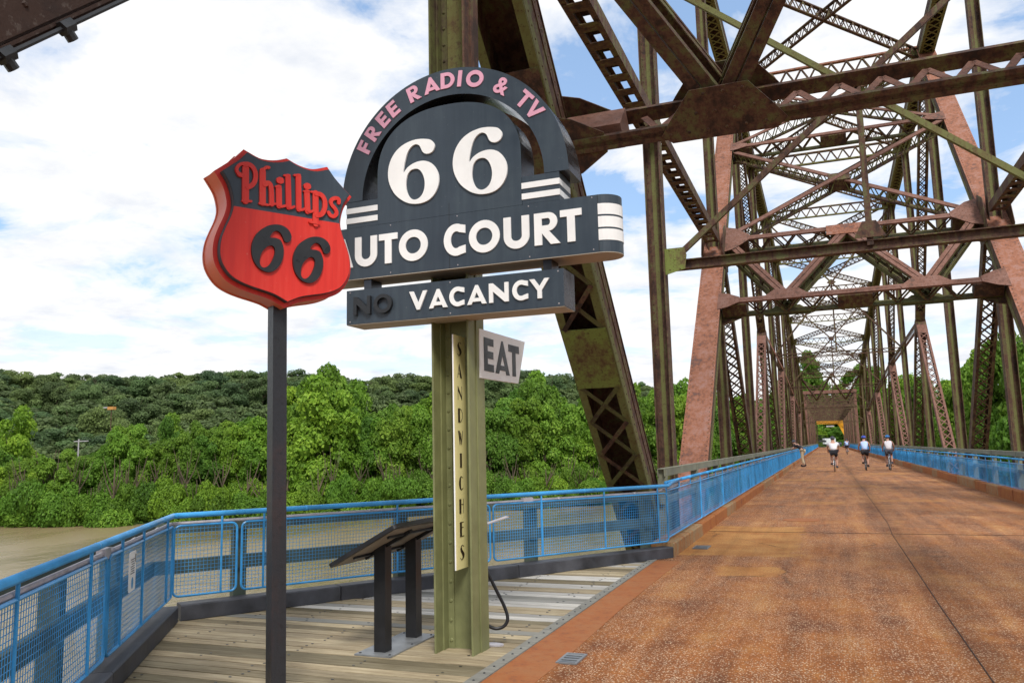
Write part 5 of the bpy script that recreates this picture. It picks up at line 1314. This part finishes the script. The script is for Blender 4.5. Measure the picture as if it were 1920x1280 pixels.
def person(loc, rotz, label, J0, shirt, trousers, short_legs, sleeveless, skin='skin', hair='helmetdark', helmet=None, group=None, shoes='clothblack', scale=1.0):
    t = thing('person', label, 'person', loc, group, rotz); t.scale = (scale,) * 3
    J = {k: J0[k] for k in J0}; E = [('pelvis', 'waist'), ('waist', 'chest'), ('chest', 'neck'), ('neck', 'head'), ('head', 'crown')]
    for s_ in 'LR': E += [('chest', 'sh' + s_), ('sh' + s_, 'el' + s_), ('el' + s_, 'wr' + s_), ('pelvis', 'hip' + s_), ('hip' + s_, 'kn' + s_), ('kn' + s_, 'an' + s_), ('an' + s_, 'toe' + s_)]
    h = V(J['head'][:3]); J['nose'] = (h.x, h.y + .115, h.z - .0, .014); E.append(('head', 'nose'))
    for s_, k in (('L', -1), ('R', 1)): J['ear' + s_] = (h.x + k * .082, h.y, h.z, .016); E.append(('head', 'ear' + s_))
    for s_ in 'LR':
        w_ = V(J['wr' + s_][:3]); e = V(J['el' + s_][:3]); d_ = (w_ - e).normalized(); hand(J, E, s_, 'wr' + s_, w_ + d_ * .05, d_, (1, 0, 0) if s_ == 'L' else (-1, 0, 0))
    body = link('body', skin_mesh('body', J, E, skin), t)
    m = MB()
    for k in (-1, 1): ellipsoid(m, (h.x + k * .032, h.y + .086, h.z + .015), (.013, .010, .010), 6, 4)
    m.box(h.x - .025, h.x + .025, h.y + .084, h.y + .094, h.z - .055, h.z - .045); m.build('face_details', 'clothblack', t)
    # shirt
    g = 1.14; JS = {k: J0[k] for k in ('chest', 'waist', 'pelvis', 'neck', 'shL', 'shR')}
    JS = {k: (*v[:3], v[3] * g + .008, *(v[4:])) for k, v in JS.items()}
    c_ = V(J0['neck'][:3]).lerp(V(J0['chest'][:3]), .35); JS['neck'] = (*c_, .075)
    ES = [('chest', 'waist'), ('waist', 'pelvis'), ('chest', 'neck'), ('chest', 'shL'), ('chest', 'shR')]
    if not sleeveless:
        for s_ in 'LR':
            a = V(J0['sh' + s_][:3]).lerp(V(J0['el' + s_][:3]), .72); JS['sl' + s_] = (*a, .062); ES.append(('sh' + s_, 'sl' + s_))
    link('shirt', skin_mesh('shirt', JS, ES, shirt), t)
    JP = {'pelvis': (*J0['pelvis'][:3], J0['pelvis'][3] * 1.1, *(J0['pelvis'][4:]))}; EP = []
    for s_ in 'LR':
        h_, k_, a_ = (V(J0[q + s_][:3]) for q in ('hip', 'kn', 'an'))
        JP['hip' + s_] = (*h_, J0['hip' + s_][3] * 1.13); EP.append(('pelvis', 'hip' + s_))
        if short_legs: JP['th' + s_] = (*h_.lerp(k_, .68), .082); EP.append(('hip' + s_, 'th' + s_))
        else: JP['kn' + s_] = (*k_, .085); JP['an' + s_] = (*k_.lerp(a_, .93), .075); EP += [('hip' + s_, 'kn' + s_), ('kn' + s_, 'an' + s_)]
    link('shorts' if short_legs else 'trousers', skin_mesh('trousers', JP, EP, trousers), t)
    for s_ in 'LR':
        a_, b_ = V(J0['an' + s_][:3]), V(J0['toe' + s_][:3]); m = MB(); m.beam(a_.lerp(b_, -.45) - V((0, 0, .045)), a_.lerp(b_, 1.2) - V((0, 0, .02)), .095, .075); m.build('shoe', shoes, t)
    m = MB(); ellipsoid(m, (h.x, h.y - .012, h.z + .035), (.098, .112, .10), 12, 6, -25); m.build('hair', hair, t, smooth=True)
    if helmet:
        m = MB(); ellipsoid(m, (h.x, h.y, h.z + .055), (.115, .150, .115), 14, 6, 0); o_ = m.build('helmet', helmet, t, smooth=True)
        m = MB()
        for k in (-.05, 0, .05): m.tube([(h.x + k, h.y + .13 * cos(a_ / 6 * pi) * 1.0, h.z + .065 + .125 * sin(a_ / 6 * pi) * (1 - abs(k) * 3)) for a_ in range(1, 6)], .009, 5)
        m.build('helmet_ribs', 'clothblack', t)
    return t
def bicycle(loc, rotz, label, frame_mat='chrome', group=None):
    t = thing('bicycle', label, 'bicycle', loc, group, rotz)
    R_ = .335; fw_, rw = V((0, .60, R_)), V((0, -.42, R_)); bb = V((0, .02, .28)); st = V((0, -.13, .80)); hd = V((0, .46, .88)); hl = V((0, .50, .70))
    for nm, c in (('front_wheel', fw_), ('rear_wheel', rw)):
        m = MB(); m.tube([c + V((0, R_ * cos(a * pi / 14), R_ * sin(a * pi / 14))) * .965 for a in range(28)], .019, 6, closed=True); w_ = m.build(nm, 'rubber', t)
        m = MB(); m.tube([c + V((0, R_ * cos(a * pi / 14), R_ * sin(a * pi / 14))) * .90 for a in range(28)], .010, 5, closed=True); m.build('rim', 'chrome', w_)
        m = MB()
        for a in range(14): d_ = V((0, cos(a * pi / 7), sin(a * pi / 7))); m.beam(c + V((.02 * (1 if a % 2 else -1), 0, 0)), c + d_ * .30, .004, .004)
        m.build('spokes', 'chrome', w_, kind='stuff'); m = MB(); m.tube([c - V((.045, 0, 0)), c + V((.045, 0, 0))], .02, 8); m.build('hub', 'chrome', w_)
    m = MB()
    for a, b, r in ((bb, st, .016), (bb, hl, .018), (st - V((0, 0, .04)), hd, .016), (hl, hd, .018)): m.tube([a, b], r, 6)
    for k in (-1, 1):
        x = V((k * .05, 0, 0)); m.tube([bb, rw + x], .010, 5); m.tube([st - V((0, 0, .06)), rw + x], .009, 5); m.tube([hl, fw_ + x], .012, 5)
    m.build('frame', frame_mat, t)
    m = MB(); m.tube([st, st + V((0, -.03, .12))], .014, 6); m.build('seat_post', 'clothblack', t)
    m = MB(); m.prism([[(-.065, -.29), (.065, -.29), (.075, -.22), (.02, -.02), (-.02, -.02), (-.075, -.22)]], lambda u, v, w_: (u, v + .02, w_), .915, .955); m.build('saddle', 'clothblack', t)
    m = MB(); m.tube([hd, hd + V((0, .06, .10))], .014, 6); q = hd + V((0, .06, .10)); m.tube([q + V((-.27, -.03, 0)), q + V((-.08, .02, 0)), q + V((.08, .02, 0)), q + V((.27, -.03, 0))], .014, 6); m.build('handlebar', 'clothblack', t)
    m = MB(); c1, c2 = V((.08, .16, .20)), V((-.08, -.12, .38)); m.beam((.08, bb.y, bb.z), c1, .02, .02); m.beam((-.08, bb.y, bb.z), c2, .02, .02)
    for c, k in ((c1, 1), (c2, -1)): m.beam(c + V((k * .02, 0, 0)), c + V((k * .11, 0, 0)), .07, .02)
    m.build('cranks', 'clothblack', t); return t
def rider(lean=.0, flip=False, w_=1.):
    k = -1 if flip else 1
    return dict(pelvis=(0, -.16, 1.00, .135 * w_, .85), waist=(0, -.09 + lean * .3, 1.18, .120 * w_, .85), chest=(0, .06 + lean, 1.37 - lean * .25, .135 * w_, .8), neck=(0, .15 + lean, 1.50 - lean * .3, .052), head=(0, .20 + lean, 1.62 - lean * .3, .082, 1.1), crown=(0, .195 + lean, 1.70 - lean * .3, .066),
        shL=(-.175 * w_, .09 + lean, 1.44 - lean * .3, .062), shR=(.175 * w_, .09 + lean, 1.44 - lean * .3, .062), elL=(-.27, .26 + lean * .8, 1.20, .044), elR=(.27, .26 + lean * .8, 1.20, .044), wrL=(-.255, .44, 1.04, .030), wrR=(.255, .44, 1.04, .030),
        hipL=(-.095, -.13, .96, .092), hipR=(.095, -.13, .96, .092),
        knL=(-.115, .22, .74 if k > 0 else .60, .060), knR=(.115, .22, .60 if k > 0 else .74, .060), anL=(-.115, -.08 if k > 0 else .06, .42 if k > 0 else .27, .042), anR=(.115, .06 if k > 0 else -.08, .27 if k > 0 else .42, .042),
        toeL=(-.115, .03 if k > 0 else .18, .39 if k > 0 else .23, .032), toeR=(.115, .18 if k > 0 else .03, .23 if k > 0 else .39, .032))
RID = [((.30, 46.0, 0), 'cyclist in a white shirt and black shorts riding away, leftmost of the near riders', 'clothwhite', 'clothblack', 'helmetdark', .16, False, 1.2, False, 1.06),
       ((1.87, 47.5, 0), 'cyclist in a pale blue top, black shorts and violet blue helmet riding in the middle', 'clothblue', 'clothblack', 'helmetblue', .02, False, .98, True, 1.04),
       ((3.02, 47.2, 0), 'cyclist in a white sleeveless top, grey shorts and teal blue helmet, rightmost rider', 'clothwhite', 'clothgrey', 'helmetteal', .02, True, 1.0, True, 1.04),
       ((2.2, 104.0, 0), 'small distant cyclist in a white and blue top far ahead on the deck', 'clothblue', 'clothblack', 'helmetdark', .05, True, 1.0, False, 1.05)]
BL = ['silver bicycle under the rider in the white shirt', 'dark framed bicycle under the rider in the pale blue top', 'bicycle under the rider in the white sleeveless top, nearest the right railing', 'distant bicycle under the farthest rider']
for i, (loc, lab, sh, tr, hm, ln, fl, wd_, slv, sc_) in enumerate(RID):
    person(loc, 0, lab, rider(ln, fl, wd_), sh, tr, True, slv, helmet=hm, group='people on the bridge', scale=sc_, shoes='clothgrey' if i != 1 else 'clothblack')
    b = bicycle((loc[0], loc[1], 0), 0, BL[i], 'chrome' if i != 1 else 'clothblack', 'bicycles on the deck'); b.scale = (sc_,) * 3
# two people leaning on the left railing, facing the river (-X becomes their local +Y after rotation)
leanp = dict(pelvis=(0, -.12, .95, .125, .85), waist=(0, -.02, 1.11, .115, .85), chest=(0, .18, 1.26, .130, .8), neck=(0, .32, 1.36, .052), head=(0, .39, 1.46, .080, 1.1), crown=(0, .39, 1.54, .064),
    shL=(-.17, .24, 1.31, .06), shR=(.17, .24, 1.31, .06), elL=(-.24, .36, 1.08, .043), elR=(.24, .36, 1.08, .043), wrL=(-.10, .50, 1.08, .03), wrR=(.10, .50, 1.08, .03),
    hipL=(-.10, -.12, .92, .09), hipR=(.10, -.12, .92, .09), knL=(-.12, -.10, .50, .06), knR=(.13, -.02, .50, .06), anL=(-.13, -.22, .09, .042), anR=(.14, -.12, .09, .042), toeL=(-.14, -.06, .06, .032), toeR=(.15, .04, .06, .032))
person((-1.62, 56.0, 0), radians(72), 'person in a black shirt and khaki trousers leaning over the left blue railing', leanp, 'clothblack', 'khaki', False, False, group='people on the bridge', scale=1.08)
person((-1.66, 57.6, 0), radians(80), 'dark haired person in grey bent over the left railing just beyond the khaki trousers', leanp, 'clothgrey', 'clothgrey', False, False, skin='darkskin', hair='clothblack', group='people on the bridge', scale=1.1)

# white trailer on the land beyond the bridge
t = thing('box_trailer', 'white box trailer parked on the land past the far end of the bridge', 'trailer', (.9, 330, ground_z(.9, 330)))
m = MB(); m.box(-2.3, 2.3, -1.2, 4.8, .75, 3.1); m.build('box_body', 'vanwhite', t)
m = MB(); m.box(-2.32, 2.32, -1.22, -1.19, .75, .95); m.box(-2.32, 2.32, -1.22, -1.19, 2.95, 3.12); m.build('trim', 'steelplate', t)
for x in (-1.4, 1.4):
    m = MB(); m.tube([(x - .12, -.9, .42), (x + .12, -.9, .42)], .42, 14); w_ = m.build('wheel', 'rubber', t)
m = MB(); m.box(-1.9, -1.0, -1.21, -1.185, 1.5, 2.3); m.build('panel', 'clothgrey', t)
t = thing('parked_car', 'small dark parked car right of the white trailer past the bridge', 'car', (4.2, 322, ground_z(4.2, 322)))
m = MB(); prof = [(-2.1, .35), (2.1, .35), (2.1, .85), (1.2, .95), (.7, 1.42), (-1.0, 1.42), (-1.6, .95), (-2.1, .9)]
m.prism([prof], lambda u, v, w_: (w_, u, v), -.85, .85); m.build('body', 'helmetdark', t)
m = MB(); m.prism([[(-1.35, .97), (.95, .97), (.62, 1.36), (-.95, 1.36)]], lambda u, v, w_: (w_, u, v), -.86, .86); m.build('windows', 'darkletter', t)
for y in (-1.35, 1.35):
    for x in (-.8, .8): m = MB(); m.tube([(x - .1, y, .33), (x + .1, y, .33)], .33, 12); m.build('wheel', 'rubber', t)

# ================================================================== TREES
import numpy as np
RS = np.random.RandomState(4)
def crown_mesh(name, lobes, leaves, size, mat, flat=.85, seed=0, droop=0.):
    rs = np.random.RandomState(seed); P_ = []; N_ = []
    C_ = np.array([l[:3] for l in lobes]); R_ = np.array([l[3] for l in lobes]); wts = R_ ** 2; wts = wts / wts.sum()
    n = int(leaves * 1.9); idx = rs.choice(len(lobes), n, p=wts)
    d = rs.normal(size=(n, 3)); d /= np.linalg.norm(d, axis=1)[:, None]
    d[:, 2] = np.where((d[:, 2] < -.2) & (rs.rand(n) < .7), -d[:, 2], d[:, 2])
    bump = 1 + .16 * np.sin(d[:, 0] * 7 + idx * 1.7) * np.sin(d[:, 1] * 6 + idx) * np.cos(d[:, 2] * 7 + idx * .6)
    rad = R_[idx] * (rs.uniform(.70, 1.06, n) ** .6) * bump
    pts = C_[idx] + d * rad[:, None] * np.array([1, 1, flat])
    keep = np.ones(n, bool)
    for c, r in zip(C_, R_):
        q = (pts - c) / np.array([1, 1, flat]); keep &= ~(np.linalg.norm(q, axis=1) < r * .62)
    pts = pts[keep][:leaves]; d = d[keep][:leaves]; idx = idx[keep][:leaves]; n = len(pts)
    nr = d * .8 + rs.normal(size=(n, 3)) * .55; nr[:, 2] += .25; nr /= np.linalg.norm(nr, axis=1)[:, None]
    a = np.cross(nr, rs.normal(size=(n, 3))); a /= np.linalg.norm(a, axis=1)[:, None]; b = np.cross(nr, a)
    s_ = size * rs.uniform(.55, 1.35, n)[:, None]; a = a * s_; b = b * s_ * .62
    vs_ = np.stack([pts - a, pts - b * .9 + a * .1, pts + a, pts + b], 1).reshape(-1, 3)
    lob = rs.rand(len(lobes))[idx]
    tint = np.clip(.5 * lob + .5 * rs.rand(n), 0, 1)
    # leafy cores keep the clumps from being see-through
    cv = []; cf = []; o = len(vs_)
    for (x, y, z, r) in lobes:
        k0 = o + len(cv); nn_, kk = 7, 4
        for j in range(kk + 1):
            t_ = -pi / 2 + pi * j / kk
            for i in range(nn_):
                rr_ = r * .66 * rs.uniform(.75, 1.1); cv.append((x + rr_ * cos(t_) * cos(2 * pi * i / nn_), y + rr_ * cos(t_) * sin(2 * pi * i / nn_), z + rr_ * flat * sin(t_)))
        for j in range(kk):
            for i in range(nn_): cf.append((k0 + j * nn_ + i, k0 + j * nn_ + (i + 1) % nn_, k0 + (j + 1) * nn_ + (i + 1) % nn_, k0 + (j + 1) * nn_ + i))
    allv = np.vstack([vs_, np.array(cv)]); q = np.arange(len(vs_)).reshape(-1, 4); f = np.vstack([q, np.array(cf)])
    me = D.meshes.new(name); me.vertices.add(len(allv)); me.vertices.foreach_set('co', allv.ravel())
    me.loops.add(f.size); me.loops.foreach_set('vertex_index', f.ravel()); me.polygons.add(len(f)); me.polygons.foreach_set('loop_start', np.arange(0, f.size, 4))
    me.update(calc_edges=True); at = me.attributes.new('tint', 'FLOAT', 'FACE'); at.data.foreach_set('value', np.concatenate([tint, np.full(len(cf), .35)]))
    me.materials.append(M[mat]); return me
def lobes_round(seed, k=19, h=1.75, base=.28, spread=.72, r=(.26, .46)):
    rs = np.random.RandomState(seed); o = [(0, 0, base + h * .5, .55)]
    for i in range(k):
        a = rs.rand() * 2 * pi; t_ = (i + .5) / k; zz_ = base + h * t_; env = spread * (1 - abs(t_ - .42) ** 1.6 * 1.5) * rs.uniform(.65, 1.1); o.append((cos(a) * env, sin(a) * env, zz_ + rs.uniform(-.1, .1), rs.uniform(*r) * (1.05 - .35 * t_)))
    for i in range(7):
        a = rs.rand() * 2 * pi; o.append((cos(a) * .55, sin(a) * .55, rs.uniform(.12, .4), rs.uniform(.26, .36)))
    return o
def lobes_bush(seed, k=12):
    rs = np.random.RandomState(seed); return [(rs.uniform(-.9, .9), rs.uniform(-.5, .5), rs.uniform(.1, .75), rs.uniform(.28, .5)) for i in range(k)]
def lobes_tower(seed, k=16):
    rs = np.random.RandomState(seed); o = []
    for i in range(k): t_ = i / (k - 1); w_ = .30 + .30 * t_ ** 1.6; o.append((rs.uniform(-1, 1) * w_, rs.uniform(-1, 1) * w_, .1 + 2.0 * t_, rs.uniform(.26, .40)))
    o += [(.55, .1, 1.5, .3), (-.45, 0, 1.75, .3), (.5, -.2, 1.2, .25)]
    return o
def trunk_mesh(seed, h=.9):
    rs = random.Random(seed); m = MB(); p = [(0, 0, -.1), (.02, .01, .3), (rs.uniform(-.05, .05), .02, .7), (rs.uniform(-.08, .08), 0, 1.3)]
    m.tube(p, [.055, .045, .035, .015], 6)
    for i in range(5):
        a = rs.uniform(0, 2 * pi); z = rs.uniform(.4, .9); m.tube([(.01, .01, z), (cos(a) * .3, sin(a) * .3, z + .35), (cos(a) * .5, sin(a) * .5, z + .75)], [.024, .016, .006], 5)
    return m.mesh('trunk', 'bark')
KINDS = {
 'bright': [(crown_mesh('crown', lobes_round(s_), 13000, .043, 'leafbright', seed=s_), trunk_mesh(s_)) for s_ in (1, 2, 3)],
 'mid': [(crown_mesh('crown', lobes_round(s_, 20, 1.8), 13000, .043, 'leafmid', seed=s_), trunk_mesh(s_)) for s_ in (11, 12, 13)],
 'tower': [(crown_mesh('crown', lobes_tower(s_), 12000, .042, 'leafmid', seed=s_), trunk_mesh(s_)) for s_ in (21, 22)],
 'bush': [(crown_mesh('crown', lobes_bush(s_), 7000, .040, 'leafbright', seed=s_), trunk_mesh(s_)) for s_ in (31, 32, 33)],
 'bushmid': [(crown_mesh('crown', lobes_bush(s_), 7000, .040, 'leafmid', seed=s_), trunk_mesh(s_)) for s_ in (34, 35)],
 'hill': [(crown_mesh('crown', lobes_round(s_, 14, 1.15, .3, .8, (.3, .5)), 8000, .044, 'leafhazy', flat=.75, seed=s_), trunk_mesh(s_)) for s_ in (41, 42, 43, 44)],
}
TOPU = {'bright': 2.1, 'mid': 2.2, 'tower': 2.45, 'bush': 1.15, 'bushmid': 1.15, 'hill': 1.75}
ntree = 0
def plant(kind, x, y, ztop, width, label, group, cat='tree', name='broadleaf_tree', zb=None):
    global ntree; ntree += 1
    z0 = (ground_z(x, y) if zb is None else zb) - .3
    h = max(2.0, ztop - z0); cm, tm = KINDS[kind][ntree % len(KINDS[kind])]
    t = thing(name, label, cat, (x, y, z0), group, RS.rand() * 6.28); sz = h / TOPU[kind]; t.scale = (width, width, sz)
    link('trunk' if cat == 'tree' else 'stem', tm, t); link('crown', cm, t)
    return t
RW = Matrix((Xc, Yc, Zc))
def raydir(px, py=870.): return RW @ V((px - 960, 640 - py, -1510))
def bear(px):
    d_ = raydir(px, 864.1 - .0233 * (px - 0)); n_ = sqrt(d_.x ** 2 + d_.y ** 2); return d_.x / n_, d_.y / n_
def ztop_at(px, py, dist):
    d_ = raydir(px, py); return 1.55 + d_.z / sqrt(d_.x ** 2 + d_.y ** 2) * dist
def bankdist(px):
    bx, by = bear(px); d_ = 40.
    while d_ < 400 and by * d_ < bank_y(bx * d_): d_ += 2
    return d_
def interp(T, x):
    for (a, b), (c_, d_) in zip(T, T[1:]):
        if a <= x <= c_: return b + (d_ - b) * (x - a) / (c_ - a)
    return T[0][1] if x < T[0][0] else T[-1][1]
RR = random.Random(9)
# tall riverside trees: bearing column, crown top, kind
TOPB = [(-200, 830), (0, 835), (60, 850), (110, 850), (160, 840), (230, 790), (300, 815), (330, 775), (370, 790), (420, 778), (500, 775), (560, 735), (600, 700), (650, 712), (700, 765), (760, 755), (800, 742), (860, 770), (900, 765), (950, 745), (1000, 715), (1050, 735), (1100, 765), (1150, 745), (1200, 740), (1260, 725), (1330, 740), (1430, 745)]
GB = 'broadleaf trees along the far river bank'
def region(px):
    for lim, nm in ((250, 'left of the shield sign'), (500, 'below the shield sign left of its pole'), (660, 'between the shield pole and display stand'), (815, 'behind the display stand'), (1000, 'under the EAT board'), (1150, 'between the EAT board and inclined post'), (1260, 'behind the laced inclined post')):
        if px < lim: return nm
    return 'left of the bridge deck behind the truss'
lb = {'bright': 'bright green broadleaf tree in the belt along the far river bank', 'mid': 'mid green broadleaf tree in the belt along the far river bank'}
specials = [(235, 787, 'tower', 'dark vine draped tree with heavy crown at the water edge left of the shield pole', 9, 4.6), (318, 780, 'tower', 'narrow vine covered tree just right of the heavy forked one', 20, 3.2), (100, 835, 'tower', 'bushy leaning tree at the water edge near the left side', 4, 4.8), (600, 704, 'bright', 'tallest pale green tree right behind the shield pole', 34, 9.0), (648, 712, 'bright', 'pale green tree beside the tallest one, left of the motel sign', 36, 6.0), (1003, 712, 'mid', 'tall rounded tree right of the EAT board', 26, 8.0), (25, 775, 'bright', 'light green rounded tree at the far left above the bank', 70, 7.0)]
for px, py, kd, lab, dd_, w_ in specials:
    bx, by = bear(px); d_ = bankdist(px) + dd_; plant(kd, bx * d_, by * d_, ztop_at(px, py, d_), w_, lab, GB)
for row, (off, dy) in enumerate(((14, 12), (38, -4))):
    px = -190 + row * 21
    while px < 1470:
        bx, by = bear(px); d_ = bankdist(px) + off + RR.uniform(-5, 6); py = interp(TOPB, px) + dy + RR.uniform(-6, 22)
        kd = RR.choice(['bright', 'bright', 'mid']) if px > 380 else RR.choice(['mid', 'bright', 'mid'])
        zt = ztop_at(px, py + (12 if px < 480 else 0), d_); plant(kd, bx * d_, by * d_, zt, max(3.2, min(8, (zt + 9) * .32)) * RR.uniform(.85, 1.15), f"{'bright' if kd == 'bright' else 'mid'} green tree {'near the water' if row == 0 else 'farther back'}, {region(px)}", GB)
        px += RR.uniform(34, 46) * (160 / max(d_, 90)) * .95
px = -180
while px < 1480:
    bx, by = bear(px); d_ = bankdist(px) + RR.uniform(1.5, 7); kd = RR.choice(['bush', 'bush', 'bushmid']); h = RR.uniform(3.5, 8.5)
    plant(kd, bx * d_, by * d_, -9 + h, RR.uniform(3.2, 5.2), f"{'light' if kd == 'bush' else 'darker'} green leafy shrub overhanging the far bank, {region(px)}", 'shrubs at the water edge', 'shrub', 'shrub')
    px += RR.uniform(20, 30) * (150 / max(d_, 90))
# wooded hillside
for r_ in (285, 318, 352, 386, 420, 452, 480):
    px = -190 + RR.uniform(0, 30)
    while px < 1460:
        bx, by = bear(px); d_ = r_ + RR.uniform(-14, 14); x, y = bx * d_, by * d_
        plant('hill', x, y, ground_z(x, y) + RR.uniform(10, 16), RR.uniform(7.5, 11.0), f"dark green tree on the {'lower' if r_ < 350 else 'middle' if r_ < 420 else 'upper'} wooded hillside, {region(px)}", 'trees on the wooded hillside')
        px += RR.uniform(46, 66) * (400 / r_) * .95
# beyond the far end and to the right
for px, py, d_, kd, w_ in [(1462, 740, 262, 'mid', 7), (1478, 712, 330, 'mid', 9), (1500, 690, 380, 'mid', 10), (1516, 662, 400, 'mid', 12), (1538, 700, 420, 'bright', 10), (1556, 740, 430, 'bright', 10), (1574, 765, 440, 'bright', 10), (1592, 722, 410, 'bright', 11), (1614, 694, 390, 'bright', 11), (1640, 690, 360, 'mid', 10), (1662, 715, 300, 'bright', 8),
                           (1542, 806, 352, 'bright', 4), (1556, 803, 356, 'bright', 5), (1570, 800, 350, 'bright', 5), (1584, 804, 346, 'bright', 4.5),
                           (1690, 712, 212, 'mid', 6.5), (1712, 700, 205, 'mid', 6), (1735, 720, 195, 'bright', 6), (1758, 722, 190, 'mid', 6), (1782, 712, 180, 'mid', 6), (1806, 705, 170, 'mid', 5.5), (1830, 700, 160, 'bright', 5), (1850, 668, 150, 'mid', 5.5), (1872, 640, 140, 'mid', 6), (1900, 628, 132, 'mid', 6), (1935, 640, 126, 'bright', 6), (1975, 650, 122, 'mid', 6), (2020, 640, 120, 'mid', 6)]:
    bx, by = bear(px); zt = ztop_at(px, py, d_); x, y = bx * d_, by * d_
    if abs(x) < 5 + w_ and y < 262: x = 6 + w_
    plant(kd, x, y, zt, w_, f"{'bright' if kd == 'bright' else 'mid'} green tree {'past the far end of the deck' if px < 1670 else 'seen between the right truss posts' if px < 1840 else 'tall at the right edge of the view'}", 'trees at the far end and right of the bridge')
px = 1660
while px < 2060:
    bx, by = bear(px); d_ = bankdist(px) + RR.uniform(2, 12); x, y = bx * d_, by * d_
    plant(RR.choice(['bush', 'bushmid']), x, y, RR.uniform(-4, 3), 4.2, 'leafy shrub on the bank right of the bridge', 'shrubs right of the bridge', 'shrub', 'shrub'); px += 17
# small things on the far bank
def forest_mass():
    rs = np.random.RandomState(77); vs_ = []; ts_ = []
    src = []
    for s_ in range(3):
        lo = lobes_round(60 + s_, 10, 1.1, .3, .8, (.34, .52)); me = crown_mesh('tmp', lo, 1300, .10, 'leafhazy', flat=.75, seed=60 + s_)
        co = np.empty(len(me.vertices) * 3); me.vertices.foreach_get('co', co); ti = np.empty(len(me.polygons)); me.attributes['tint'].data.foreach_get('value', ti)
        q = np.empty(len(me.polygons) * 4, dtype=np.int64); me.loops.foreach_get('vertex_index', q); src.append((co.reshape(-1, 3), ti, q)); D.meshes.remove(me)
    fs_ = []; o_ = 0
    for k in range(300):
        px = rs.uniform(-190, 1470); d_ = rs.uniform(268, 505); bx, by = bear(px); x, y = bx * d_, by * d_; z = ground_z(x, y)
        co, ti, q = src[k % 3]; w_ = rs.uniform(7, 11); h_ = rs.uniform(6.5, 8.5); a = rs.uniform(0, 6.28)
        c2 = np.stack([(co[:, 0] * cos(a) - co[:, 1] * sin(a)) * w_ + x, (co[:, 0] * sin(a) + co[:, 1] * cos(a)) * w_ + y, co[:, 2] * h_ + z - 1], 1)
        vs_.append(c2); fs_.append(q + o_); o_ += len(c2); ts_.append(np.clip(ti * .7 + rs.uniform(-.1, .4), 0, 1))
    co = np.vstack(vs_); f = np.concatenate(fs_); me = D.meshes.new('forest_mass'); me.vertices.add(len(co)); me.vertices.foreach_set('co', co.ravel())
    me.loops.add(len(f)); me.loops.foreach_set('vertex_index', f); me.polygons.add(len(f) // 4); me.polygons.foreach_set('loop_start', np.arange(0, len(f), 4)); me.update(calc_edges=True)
    at = me.attributes.new('tint', 'FLOAT', 'FACE'); at.data.foreach_set('value', np.concatenate(ts_)); me.materials.append(M['leafhazy'])
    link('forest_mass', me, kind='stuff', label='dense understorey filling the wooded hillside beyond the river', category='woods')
forest_mass()
t = thing('warning_beacon', 'small orange box on a thin mast standing above the trees at left', 'beacon', (*(V(bear(205)) * 235), -7))
zt = ztop_at(207, 768, 235) + 7; m = MB(); m.tube([(0, 0, 0), (0, 0, zt)], .12, 6); m.build('mast', 'brown', t); m = MB(); m.box(-.9, 1.1, -.5, .5, zt, zt + .8); m.build('box', 'patch', t); m = MB(); m.box(-2.6, -1.2, -.2, .2, zt + .5, zt + .8); m.build('arm', 'conduit', t)
t = thing('utility_pole', 'pale utility pole between the trees at left', 'utility pole', (*(V(bear(146)) * 225), -7))
zt = ztop_at(146, 823, 225) + 7; m = MB(); m.tube([(0, 0, 0), (0, 0, zt)], .16, 6); m.build('pole', 'conduit', t); m = MB(); m.box(-1.6, 3.2, -.05, .05, zt - .6, zt - .4); m.build('crossarm', 'conduit', t)
